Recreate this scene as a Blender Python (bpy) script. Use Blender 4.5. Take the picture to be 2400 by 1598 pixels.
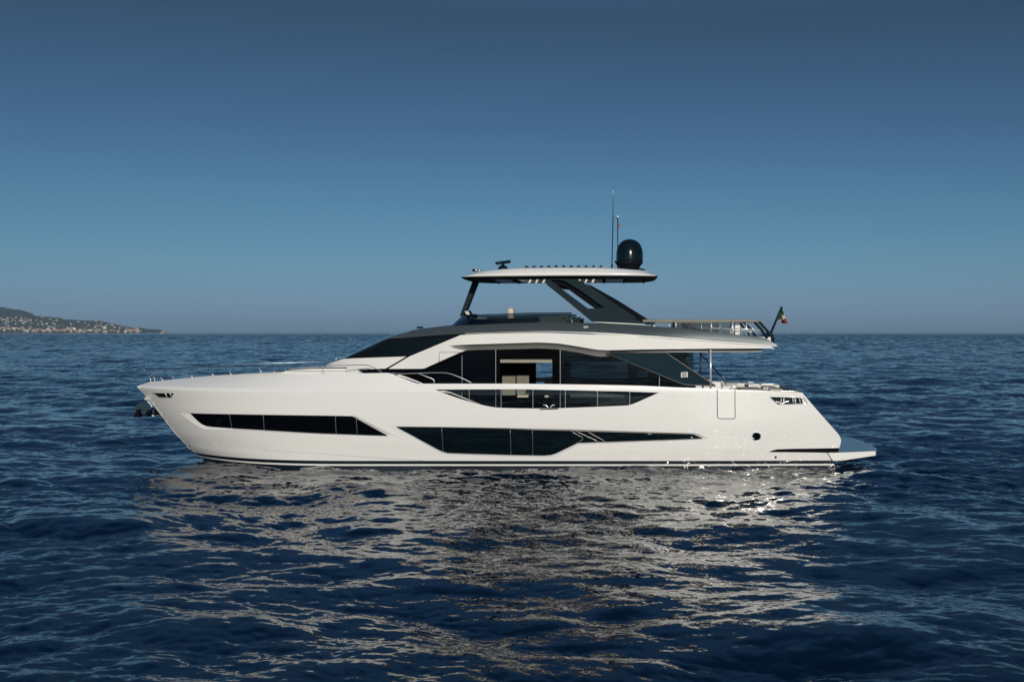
import bpy, bmesh, math, random
import numpy as np
from mathutils import Vector, Matrix
from mathutils.geometry import delaunay_2d_cdt

random.seed(7)
scene = bpy.context.scene
COL = scene.collection
for o in list(bpy.data.objects):
    bpy.data.objects.remove(o)

# ------------------------------------------------------------------ camera
F = 2667.0          # focal length in photograph pixels (2400 wide)
X0, Y0 = 1450.0, 777.0   # where the level optical axis meets the photograph
H = 5.08            # camera height above the water
YC = 45.1           # distance of the yacht's centre line
cam = bpy.data.cameras.new('camera')
camo = bpy.data.objects.new('camera', cam)
COL.objects.link(camo)
camo.location = (0, 0, H)
camo.rotation_euler = (math.radians(90), 0, 0)
cam.sensor_width = 36.0
cam.lens = 36.0 * F / 2400.0
cam.shift_x = -(X0 - 1200.0) / 2400.0
cam.shift_y = -(799.0 - Y0) / 2400.0
cam.clip_start = 0.5
cam.clip_end = 40000.0
scene.camera = camo

# ------------------------------------------------------------------ light
SUN_EL, SUN_AZ = math.radians(16.0), math.radians(8.5)
sdir = Vector((math.sin(SUN_AZ) * math.cos(SUN_EL), -math.cos(SUN_AZ) * math.cos(SUN_EL), math.sin(SUN_EL)))
world = bpy.data.worlds.new('World')
scene.world = world
world.use_nodes = True
wn, wl = world.node_tree.nodes, world.node_tree.links
wn.clear()
sky = wn.new('ShaderNodeTexSky')
sky.sky_type = 'NISHITA'
sky.sun_disc = False
sky.sun_elevation = SUN_EL
sky.sun_rotation = math.pi - SUN_AZ
sky.altitude = 0
sky.air_density = 1.0
sky.dust_density = 0.6
sky.ozone_density = 3.0
bg = wn.new('ShaderNodeBackground')
bg.inputs['Strength'].default_value = 0.12
wo = wn.new('ShaderNodeOutputWorld')
# sky tint by elevation: deepens above the horizon, then raised to brighten the water
wtc = wn.new('ShaderNodeTexCoord')
wsep = wn.new('ShaderNodeSeparateXYZ')
wl.new(wtc.outputs['Generated'], wsep.inputs[0])
wmr = wn.new('ShaderNodeMapRange')
wmr.inputs['From Max'].default_value = 0.5
wl.new(wsep.outputs['Z'], wmr.inputs['Value'])
wramp = wn.new('ShaderNodeValToRGB')
for i, (z, c) in enumerate([(0.0, (.47, .77, 1.50)), (0.014, (.47, .77, 1.55)), (0.05, (.44, .72, 1.12)), (0.103, (.38, .63, .86)),
                            (0.175, (.33, .48, .64)), (0.265, (.285, .37, .42)), (0.33, (.38, .56, .70)), (0.42, (.56, .90, 1.15)), (0.5, (.60, .98, 1.25))]):
    el = wramp.color_ramp.elements[i] if i < 2 else wramp.color_ramp.elements.new(z / 0.5)
    el.position = z / 0.5
    el.color = (c[0] / 2, c[1] / 2, c[2] / 2, 1)
wl.new(wmr.outputs['Result'], wramp.inputs['Fac'])
wmx = wn.new('ShaderNodeVectorMath')
wmx.operation = 'MULTIPLY'
wl.new(sky.outputs['Color'], wmx.inputs[0])
wl.new(wramp.outputs['Color'], wmx.inputs[1])
wl.new(wmx.outputs['Vector'], bg.inputs['Color'])
wl.new(bg.outputs['Background'], wo.inputs['Surface'])
sun = bpy.data.lights.new('sun', 'SUN')
sun.energy = 3.0
sun.angle = math.radians(0.5)
sun.color = (1.0, 0.93, 0.82)
suno = bpy.data.objects.new('sun', sun)
COL.objects.link(suno)
suno.rotation_euler = sdir.to_track_quat('Z', 'Y').to_euler()
suno.location = (20, -100, 40)
scene.view_settings.view_transform = 'Standard'
scene.view_settings.look = 'None'
scene.view_settings.exposure = 0.0
scene.view_settings.gamma = 1.0
scene.cycles.sample_clamp_indirect = 14.0

# ------------------------------------------------------------------ helpers
def P(px, py, Y):
    return Vector(((px - X0) / F * Y, Y, H - (py - Y0) / F * Y))

def PX(px, Y=YC):
    return (px - X0) / F * Y

def PZ(py, Y=YC):
    return H - (py - Y0) / F * Y

def PS(px, py, half):
    Y = 42.5
    for _ in range(25):
        p = P(px, py, Y)
        Y = 0.5 * Y + 0.5 * (YC - half(p.x, p.z))
    p = P(px, py, Y)
    return (p.x, p.z)

def lerp(a, b, t):
    return a + (b - a) * t

def sstep(a, b, x):
    t = min(1.0, max(0.0, (x - a) / (b - a)))
    return t * t * (3 - 2 * t)

def crv(pts, n=6):
    """Catmull-Rom through the points, n steps per span."""
    out = []
    m = len(pts)
    for i in range(m - 1):
        p1, p2 = pts[i], pts[i + 1]
        p0 = pts[i - 1] if i > 0 else tuple(2 * a - b for a, b in zip(p1, p2))
        p3 = pts[i + 2] if i + 2 < m else tuple(2 * a - b for a, b in zip(p2, p1))
        for k in range(n):
            t = k / n
            out.append(tuple(0.5 * (2 * b + (c - a) * t + (2 * a - 5 * b + 4 * c - d) * t * t + (3 * b - a - 3 * c + d) * t ** 3)
                             for a, b, c, d in zip(p0, p1, p2, p3)))
    out.append(tuple(pts[-1]))
    return out

def resample(pts, n):
    P_ = np.array(pts, float)
    d = np.r_[0, np.cumsum(np.linalg.norm(np.diff(P_, axis=0), axis=1))]
    s = np.linspace(0, d[-1], n)
    return [tuple(np.interp(v, d, P_[:, k]) for k in range(P_.shape[1])) for v in s]

def pip(x, y, poly):
    c = False
    j = len(poly) - 1
    for i in range(len(poly)):
        xi, yi = poly[i]
        xj, yj = poly[j]
        if (yi > y) != (yj > y) and x < (xj - xi) * (y - yi) / (yj - yi) + xi:
            c = not c
        j = i
    return c

def mat(name, color, rough=0.5, metal=0.0, ior=1.45, coat=0.0, spec=0.5):
    m = bpy.data.materials.new(name)
    m.use_nodes = True
    b = m.node_tree.nodes['Principled BSDF']
    b.inputs['Base Color'].default_value = (*color, 1)
    b.inputs['Roughness'].default_value = rough
    b.inputs['Metallic'].default_value = metal
    b.inputs['IOR'].default_value = ior
    b.inputs['Coat Weight'].default_value = coat
    b.inputs['Coat Roughness'].default_value = 0.02
    b.inputs['Specular IOR Level'].default_value = spec
    return m

def vary(m, scale, amount, bump=0.0, bscale=None):
    """multiply the base colour by a soft noise, and add a little bump"""
    nt = m.node_tree
    b = nt.nodes['Principled BSDF']
    col = tuple(b.inputs['Base Color'].default_value)
    tc = nt.nodes.new('ShaderNodeNewGeometry')
    n = nt.nodes.new('ShaderNodeTexNoise')
    n.inputs['Scale'].default_value = scale
    n.inputs['Detail'].default_value = 4
    nt.links.new(tc.outputs['Position'], n.inputs['Vector'])
    mr = nt.nodes.new('ShaderNodeMapRange')
    mr.inputs['From Min'].default_value = 0.3
    mr.inputs['From Max'].default_value = 0.7
    mr.inputs['To Min'].default_value = 1 - amount
    mr.inputs['To Max'].default_value = 1 + amount
    nt.links.new(n.outputs['Fac'], mr.inputs['Value'])
    mx = nt.nodes.new('ShaderNodeMix')
    mx.data_type = 'RGBA'
    mx.blend_type = 'MULTIPLY'
    mx.inputs[0].default_value = 1.0
    mx.inputs[6].default_value = col
    nt.links.new(mr.outputs['Result'], mx.inputs[7])
    nt.links.new(mx.outputs[2], b.inputs['Base Color'])
    if bump:
        n2 = nt.nodes.new('ShaderNodeTexNoise')
        n2.inputs['Scale'].default_value = bscale or scale
        n2.inputs['Detail'].default_value = 3
        nt.links.new(tc.outputs['Position'], n2.inputs['Vector'])
        bp = nt.nodes.new('ShaderNodeBump')
        bp.inputs['Strength'].default_value = 1.0
        bp.inputs['Distance'].default_value = bump
        nt.links.new(n2.outputs['Fac'], bp.inputs['Height'])
        nt.links.new(bp.outputs['Normal'], b.inputs['Normal'])
    return m

def glass(name, tint, gloss=1.0, refl=(1, 1, 1)):
    m = bpy.data.materials.new(name)
    m.use_nodes = True
    nt = m.node_tree
    nt.nodes.clear()
    out = nt.nodes.new('ShaderNodeOutputMaterial')
    tr = nt.nodes.new('ShaderNodeBsdfTransparent')
    tr.inputs['Color'].default_value = (*tint, 1)
    gl = nt.nodes.new('ShaderNodeBsdfGlossy')
    gl.inputs['Roughness'].default_value = 0.01
    gl.inputs['Color'].default_value = (*refl, 1)
    fr = nt.nodes.new('ShaderNodeFresnel')
    fr.inputs['IOR'].default_value = 1.5
    mx = nt.nodes.new('ShaderNodeMixShader')
    nt.links.new(fr.outputs['Fac'], mx.inputs['Fac'])
    nt.links.new(tr.outputs['BSDF'], mx.inputs[1])
    nt.links.new(gl.outputs['BSDF'], mx.inputs[2])
    nt.links.new(mx.outputs['Shader'], out.inputs['Surface'])
    return m

def tag(o, label=None, cat=None, group=None, kind=None):
    if label: o['label'] = label
    if cat: o['category'] = cat
    if group: o['group'] = group
    if kind: o['kind'] = kind
    return o

def empty(name, loc):
    o = bpy.data.objects.new(name, None)
    o.empty_display_size = 0.3
    COL.objects.link(o)
    o.location = loc
    return o

TWIN = {}

class MB:
    """collects faces; build() links them as one mesh object"""
    def __init__(self):
        self.v, self.f, self.m, self.n, self.s = [], [], [], [], []
        self.mir = 0

    def face(self, idx, mi=0, nrm=None, smooth=False):
        self.f.append(tuple(idx))
        self.m.append(mi)
        self.n.append(nrm)
        self.s.append(smooth)

    def add(self, verts, faces, mi=0, smooth=False, nrms=None):
        b = len(self.v)
        self.v += [tuple(p) for p in verts]
        for fc in faces:
            self.face([b + i for i in fc], mi, None if nrms is None else [nrms[i] for i in fc], smooth)
        return b

    def mirror(self):
        """adds the port/starboard twin of everything so far"""
        b = len(self.v)
        self.mir = len(self.f)
        self.v += [(x, 2 * YC - y, z) for x, y, z in self.v]
        for i in range(len(self.f)):
            nn = self.n[i]
            self.face([b + k for k in reversed(self.f[i])], self.m[i],
                      None if nn is None else [(q[0], -q[1], q[2]) for q in reversed(nn)], self.s[i])
        return self

    def tube(self, pts, r, seg=8, mi=0, cap=True):
        pts = [Vector(p) for p in pts]
        n = len(pts)
        rr = r if isinstance(r, (list, tuple)) else [r] * n
        b = len(self.v)
        up = None
        for i, p in enumerate(pts):
            d = (pts[min(i + 1, n - 1)] - pts[max(i - 1, 0)]).normalized()
            if up is None:
                a = Vector((0, 0, 1)) if abs(d.z) < 0.9 else Vector((0, 1, 0))
                up = d.cross(a).normalized()
            else:
                up = (up - d * up.dot(d)).normalized()
            w = d.cross(up)
            for k in range(seg):
                t = 2 * math.pi * k / seg
                self.v.append(tuple(p + (up * math.cos(t) + w * math.sin(t)) * rr[i]))
        for i in range(n - 1):
            for k in range(seg):
                k2 = (k + 1) % seg
                self.face((b + i * seg + k, b + i * seg + k2, b + (i + 1) * seg + k2, b + (i + 1) * seg + k), mi, None, True)
        if cap:
            self.face([b + k for k in reversed(range(seg))], mi)
            self.face([b + (n - 1) * seg + k for k in range(seg)], mi)
        return self

    def lathe(self, c, prof, seg=32, mi=0, axis='Z'):
        b = len(self.v)
        for r, h in prof:
            for k in range(seg):
                t = 2 * math.pi * k / seg
                if axis == 'Z':
                    self.v.append((c[0] + r * math.cos(t), c[1] + r * math.sin(t), c[2] + h))
                elif axis == 'Y':
                    self.v.append((c[0] + r * math.cos(t), c[1] + h, c[2] + r * math.sin(t)))
                else:
                    self.v.append((c[0] + h, c[1] + r * math.cos(t), c[2] + r * math.sin(t)))
        flip = axis == 'Y'
        for i in range(len(prof) - 1):
            for k in range(seg):
                k2 = (k + 1) % seg
                q = (b + i * seg + k, b + i * seg + k2, b + (i + 1) * seg + k2, b + (i + 1) * seg + k)
                self.face(tuple(reversed(q)) if flip else q, mi, None, True)
        e = b + (len(prof) - 1) * seg
        bot, top = [b + k for k in range(seg)], [e + k for k in range(seg)]
        self.face(bot if flip else bot[::-1], mi)
        self.face(top[::-1] if flip else top, mi)
        return self

    def box(self, x0, x1, y0, y1, z0, z1, mi=0, bev=0.0, seg=2, rot=None, smooth=True):
        bm = bmesh.new()
        bmesh.ops.create_cube(bm, size=1.0)
        for v in bm.verts:
            v.co = Vector((lerp(x0, x1, v.co.x + .5), lerp(y0, y1, v.co.y + .5), lerp(z0, z1, v.co.z + .5)))
        if bev:
            bmesh.ops.bevel(bm, geom=bm.edges[:], offset=bev, segments=seg, affect='EDGES', profile=0.5)
        if rot is not None:
            c = Vector(((x0 + x1) / 2, (y0 + y1) / 2, (z0 + z1) / 2))
            for v in bm.verts:
                v.co = rot @ (v.co - c) + c
        self.bmesh(bm, mi)
        return self

    def bmesh(self, bm, mi=0, smooth=False):
        bm.verts.index_update()
        b = len(self.v)
        self.v += [tuple(v.co) for v in bm.verts]
        for fc in bm.faces:
            self.face([b + v.index for v in fc.verts], mi, None, smooth)
        bm.free()

    def prism(self, poly, y0, y1, mi=0, bev=0.0):
        """side-view outline (x, z) given a thickness from y0 to y1"""
        bm = bmesh.new()
        n = len(poly)
        a = [bm.verts.new((x, y0, z)) for x, z in poly]
        c = [bm.verts.new((x, y1, z)) for x, z in poly]
        bm.faces.new(a)
        bm.faces.new(c[::-1])
        for i in range(n):
            bm.faces.new((a[i], c[i], c[(i + 1) % n], a[(i + 1) % n]))
        bmesh.ops.recalc_face_normals(bm, faces=bm.faces[:])
        if bev:
            bmesh.ops.bevel(bm, geom=bm.edges[:], offset=bev, segments=2, affect='EDGES')
        self.bmesh(bm, mi)
        return self

    def loft(self, A, B, mi=0, smooth=True):
        b = len(self.v)
        n = len(A)
        self.v += [tuple(p) for p in A] + [tuple(p) for p in B]
        for i in range(n - 1):
            self.face((b + i, b + i + 1, b + n + i + 1, b + n + i), mi, None, smooth)
        return self

    def grid(self, rows, mi=0, smooth=True, closed=False):
        b = len(self.v)
        n = len(rows[0])
        for r in rows:
            self.v += [tuple(p) for p in r]
        for i in range(len(rows) - 1):
            for k in range(n if closed else n - 1):
                k2 = (k + 1) % n
                self.face((b + i * n + k, b + i * n + k2, b + (i + 1) * n + k2, b + (i + 1) * n + k), mi, None, smooth)
        return self

    def sheet(self, outline, holes, half, grid=0.22, thick=0.0, mi=0, rim=None, px=True, eps=0.015, off=0.0):
        """a panel lying on the surface Y = YC - half(x, z); outline and holes in photograph pixels"""
        conv = (lambda q: PS(q[0], q[1], half)) if px else (lambda q: q)
        O = [conv(q) for q in outline]
        Hs = [[conv(q) for q in h] for h in holes]
        vs, es = [], []
        for poly in [O] + Hs:
            b = len(vs)
            vs += poly
            es += [(b + i, b + (i + 1) % len(poly)) for i in range(len(poly))]
        nb = len(vs)
        xs = [p[0] for p in O]
        zs = [p[1] for p in O]
        gx = np.arange(min(xs) + grid * .5, max(xs), grid)
        gz = np.arange(min(zs) + grid * .5, max(zs), grid)
        for x in gx:
            for z in gz:
                if pip(x, z, O) and not any(pip(x, z, h) for h in Hs):
                    vs.append((float(x), float(z)))
        r = delaunay_2d_cdt([Vector(v) for v in vs], es, [], 0, 1e-5)
        co, tris, orig = r[0], r[2], r[3]
        def fy(x, z):
            return YC - half(x, z) + off
        def nrm(x, z):
            bx = (half(x + eps, z) - half(x - eps, z)) / (2 * eps)
            bz = (half(x, z + eps) - half(x, z - eps)) / (2 * eps)
            return tuple(Vector((-bx, -1, -bz)).normalized())
        b = len(self.v)
        N = [nrm(p.x, p.y) for p in co]
        self.v += [(p.x, fy(p.x, p.y), p.y) for p in co]
        keep = []
        for t in tris:
            cx = sum(co[i].x for i in t) / len(t)
            cz = sum(co[i].y for i in t) / len(t)
            if pip(cx, cz, O) and not any(pip(cx, cz, h) for h in Hs):
                a, c, d = t[0], t[1], t[2]
                if (co[c].x - co[a].x) * (co[d].y - co[a].y) - (co[c].y - co[a].y) * (co[d].x - co[a].x) < 0:
                    t = list(reversed(t))
                keep.append(tuple(t))
        for t in keep:
            self.face([b + i for i in t], mi, [N[i] for i in t], True)
        if thick:
            b2 = len(self.v)
            self.v += [(p.x, max(fy(p.x, p.y), min(fy(p.x, p.y) + thick, YC - 0.003)), p.y) for p in co]
            for t in keep:
                self.face([b2 + i for i in reversed(t)], mi)
            cnt = {}
            for t in keep:
                for i in range(len(t)):
                    e = (t[i], t[(i + 1) % len(t)])
                    cnt[e] = cnt.get(e, 0) + 1
            for (i, k) in cnt:
                if (k, i) not in cnt:
                    self.face((b + k, b + i, b2 + i, b2 + k), mi if rim is None else rim)
        return self

    def part(self, faces):
        """a new MB holding only the given faces"""
        q = MB()
        mp = {}
        for fi in faces:
            ix = []
            for i in self.f[fi]:
                if i not in mp:
                    mp[i] = len(q.v)
                    q.v.append(self.v[i])
                ix.append(mp[i])
            q.face(ix, self.m[fi], self.n[fi], self.s[fi])
        return q

    def weld(self):
        key, mp, nv = {}, [], []
        for p in self.v:
            k = (round(p[0], 4), round(p[1], 4), round(p[2], 4))
            if k not in key:
                key[k] = len(nv)
                nv.append(p)
            mp.append(key[k])
        F, Mi, Nn, S = [], [], [], []
        for i, fc in enumerate(self.f):
            g = [mp[k] for k in fc]
            if len(set(g)) == len(g):
                F.append(tuple(g)); Mi.append(self.m[i]); Nn.append(self.n[i]); S.append(self.s[i])
        self.v, self.f, self.m, self.n, self.s = nv, F, Mi, Nn, S
        return self

    def split(self, name, mats, parent):
        """one object for every connected piece"""
        par = list(range(len(self.v)))
        def find(i):
            while par[i] != i:
                par[i] = par[par[i]]
                i = par[i]
            return i
        for fc in self.f:
            for k in fc[1:]:
                par[find(k)] = find(fc[0])
        groups = {}
        for i, fc in enumerate(self.f):
            groups.setdefault(find(fc[0]), []).append(i)
        return [self.part(g).build(name, mats, parent) for g in groups.values()]

    def build(self, name, mats, parent=None, whole=False):
        if self.mir and not whole:
            a, b = self.part(range(self.mir)), self.part(range(self.mir, len(self.f)))
            o = a.build(name, mats, parent)
            TWIN[o.name] = b.build(name, mats, TWIN.get(parent.name, parent))
            return o
        me = bpy.data.meshes.new(name)
        me.from_pydata(self.v, [], self.f)
        for m in (mats if isinstance(mats, (list, tuple)) else [mats]):
            me.materials.append(m)
        me.polygons.foreach_set('material_index', self.m)
        me.polygons.foreach_set('use_smooth', self.s)
        me.update()
        if any(n is not None for n in self.n):
            L = []
            for i, fc in enumerate(self.f):
                nn = self.n[i]
                L += [(0, 0, 0)] * len(fc) if nn is None else nn
            # keep the hand-given normals only where they were given
            me.normals_split_custom_set(L)
        o = bpy.data.objects.new(name, me)
        COL.objects.link(o)
        if parent is not None:
            o.parent = parent
            if parent.type == 'EMPTY':
                o.matrix_parent_inverse = Matrix.Translation(parent.location).inverted()
        return o

# ------------------------------------------------------------------ materials
def hull_paint():
    m = mat('hull_paint', (0.78, 0.765, 0.73), 0.26, 0, 1.5, 1.0)
    nt = m.node_tree
    b = nt.nodes['Principled BSDF']
    b.inputs['Coat IOR'].default_value = 1.65
    g = nt.nodes.new('ShaderNodeNewGeometry')
    s = nt.nodes.new('ShaderNodeSeparateXYZ')
    nt.links.new(g.outputs['Position'], s.inputs[0])
    r = nt.nodes.new('ShaderNodeValToRGB')
    r.color_ramp.interpolation = 'CONSTANT'
    e = r.color_ramp.elements
    e[0].position = 0.0; e[0].color = (0.010, 0.013, 0.018, 1)
    e[1].position = (0.095 + 1) / 4; e[1].color = (0.78, 0.765, 0.73, 1)
    a = e.new((0.168 + 1) / 4); a.color = (0.006, 0.008, 0.012, 1)
    a = e.new((0.292 + 1) / 4); a.color = (0.78, 0.765, 0.73, 1)
    mr = nt.nodes.new('ShaderNodeMapRange')
    mr.inputs['From Min'].default_value = -1
    mr.inputs['From Max'].default_value = 3
    nt.links.new(s.outputs['Z'], mr.inputs['Value'])
    nt.links.new(mr.outputs['Result'], r.inputs['Fac'])
    nt.links.new(r.outputs['Color'], b.inputs['Base Color'])
    n = nt.nodes.new('ShaderNodeTexNoise')
    n.inputs['Scale'].default_value = 0.9
    n.inputs['Detail'].default_value = 2
    nt.links.new(g.outputs['Position'], n.inputs['Vector'])
    bp = nt.nodes.new('ShaderNodeBump')
    bp.inputs['Distance'].default_value = 0.006
    nt.links.new(n.outputs['Fac'], bp.inputs['Height'])
    nt.links.new(bp.outputs['Normal'], b.inputs['Normal'])
    nt.links.new(bp.outputs['Normal'], b.inputs['Coat Normal'])
    return m

M = {}
M['hull'] = hull_paint()
M['white'] = vary(mat('white_gelcoat', (0.77, 0.75, 0.71), 0.22, 0, 1.5, 0.3), 0.7, 0.02)
M['deck'] = vary(mat('deck_white', (0.66, 0.65, 0.62), 0.5), 3, 0.05)
M['teak'] = vary(mat('teak_deck', (0.24, 0.19, 0.14), 0.35), 6, 0.12)
M['platform'] = vary(mat('wet_platform', (0.10, 0.11, 0.11), 0.12), 4, 0.15)
M['blackglass'] = mat('black_window_glass', (0.0012, 0.0015, 0.003), 0.03, 0, 1.45, 0, 0.2)
M['tealglass'] = mat('smoked_window_glass', (0.0018, 0.005, 0.0065), 0.04, 0, 1.45, 0, 0.4)
M['grey'] = vary(mat('grey_metallic_paint', (0.088, 0.105, 0.110), 0.42, 0.5), 0.8, 0.05)
M['slate'] = vary(mat('slate_paint', (0.012, 0.024, 0.030), 0.6, 0.0, 1.45, 0, 0.06), 1.5, 0.08)
M['wing'] = vary(mat('slate_side_screen', (0.011, 0.025, 0.034), 0.1, 0.0, 1.45, 0, 0.15), 1.5, 0.06)
M['chrome'] = mat('polished_steel', (0.80, 0.80, 0.79), 0.24, 0.55)
M['alu'] = mat('brushed_aluminium', (0.45, 0.45, 0.44), 0.3, 0.9)
M['black'] = mat('black_plastic', (0.006, 0.007, 0.009), 0.7, 0, 1.45, 0, 0.02)
M['dome'] = mat('glossy_black_dome', (0.003, 0.008, 0.012), 0.16, 0, 1.5, 0, 0.35)
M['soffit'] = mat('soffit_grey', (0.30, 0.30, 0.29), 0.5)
M['cap'] = vary(mat('varnished_cap_rail', (0.15, 0.14, 0.115), 0.35), 3, 0.08)
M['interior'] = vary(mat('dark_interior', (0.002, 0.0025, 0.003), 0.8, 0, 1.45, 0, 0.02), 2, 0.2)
M['beige'] = vary(mat('beige_fabric', (0.30, 0.285, 0.23), 0.85), 12, 0.08)
M['cream'] = vary(mat('cream_leather', (0.60, 0.54, 0.45), 0.5), 9, 0.05)
M['cush'] = vary(mat('taupe_cushion', (0.52, 0.48, 0.41), 0.8), 8, 0.1)
M['frame'] = mat('grey_frame', (0.10, 0.10, 0.10), 0.5, 0.3)
M['ring'] = mat('porthole_ring', (0.012, 0.015, 0.017), 0.6, 0, 1.45, 0, 0.1)
M['steel'] = mat('thin_steel_rail', (0.30, 0.32, 0.34), 0.2, 1.0)
M['maroon'] = mat('brown_cushion', (0.10, 0.06, 0.055), 0.8)
M['tint'] = glass('tinted_glass', (0.22, 0.27, 0.28))
M['dim'] = glass('dark_tinted_glass', (0.42, 0.47, 0.48))
M['clear'] = glass('clear_glass', (0.86, 0.9, 0.9))
M['rope'] = mat('grey_pole', (0.16, 0.15, 0.14), 0.4, 0.3)
M['galv'] = mat('galvanised_steel', (0.20, 0.24, 0.26), 0.22, 1.0)
M['seam'] = mat('seam_rubber', (0.03, 0.03, 0.03), 0.6)

# ------------------------------------------------------------------ sea
def ocean(N, L, V, wdir, lmin, lmax, seed, rms, mis=0.08, pw=4.0):
    rng = np.random.default_rng(seed)
    k1 = 2 * np.pi * np.fft.fftfreq(N, L / N)
    kx, ky = np.meshgrid(k1, k1, indexing='ij')
    k = np.hypot(kx, ky)
    k[0, 0] = 1
    Lw = V * V / 9.81
    c = (kx * math.cos(wdir) + ky * math.sin(wdir)) / k
    Pk = np.exp(-1 / (k * Lw) ** 2) / k ** pw * (c * c + mis) * np.where(c < 0, 0.25, 1.0)
    Pk *= np.exp(-(k * lmin / 6.0) ** 2) * (1 - np.exp(-(k * lmax / (2 * np.pi)) ** 6))
    Pk[0, 0] = 0
    A = (rng.standard_normal((N, N)) + 1j * rng.standard_normal((N, N))) * np.sqrt(Pk)
    h = np.fft.ifft2(A).real
    dx = np.fft.ifft2(-1j * kx / k * A).real
    dy = np.fft.ifft2(-1j * ky / k * A).real
    s = rms / h.std()
    return np.stack([h * s, dx * s, dy * s], -1).astype(np.float32)

def sample(T, L, x, y):
    N = T.shape[0]
    u, v = x / L * N, y / L * N
    i, j = np.floor(u).astype(np.int64), np.floor(v).astype(np.int64)
    fu, fv = (u - i).astype(np.float32), (v - j).astype(np.float32)
    def w(t):
        return (-.5 * t + t * t - .5 * t ** 3, 1 - 2.5 * t * t + 1.5 * t ** 3, .5 * t + 2 * t * t - 1.5 * t ** 3, -.5 * t * t + .5 * t ** 3)
    wu, wv = w(fu), w(fv)
    out = np.zeros((len(x), 3), np.float32)
    for a in range(4):
        ia = (i + a - 1) % N
        for b in range(4):
            out += T[ia, (j + b - 1) % N] * (wu[a] * wv[b])[:, None]
    return out

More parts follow.
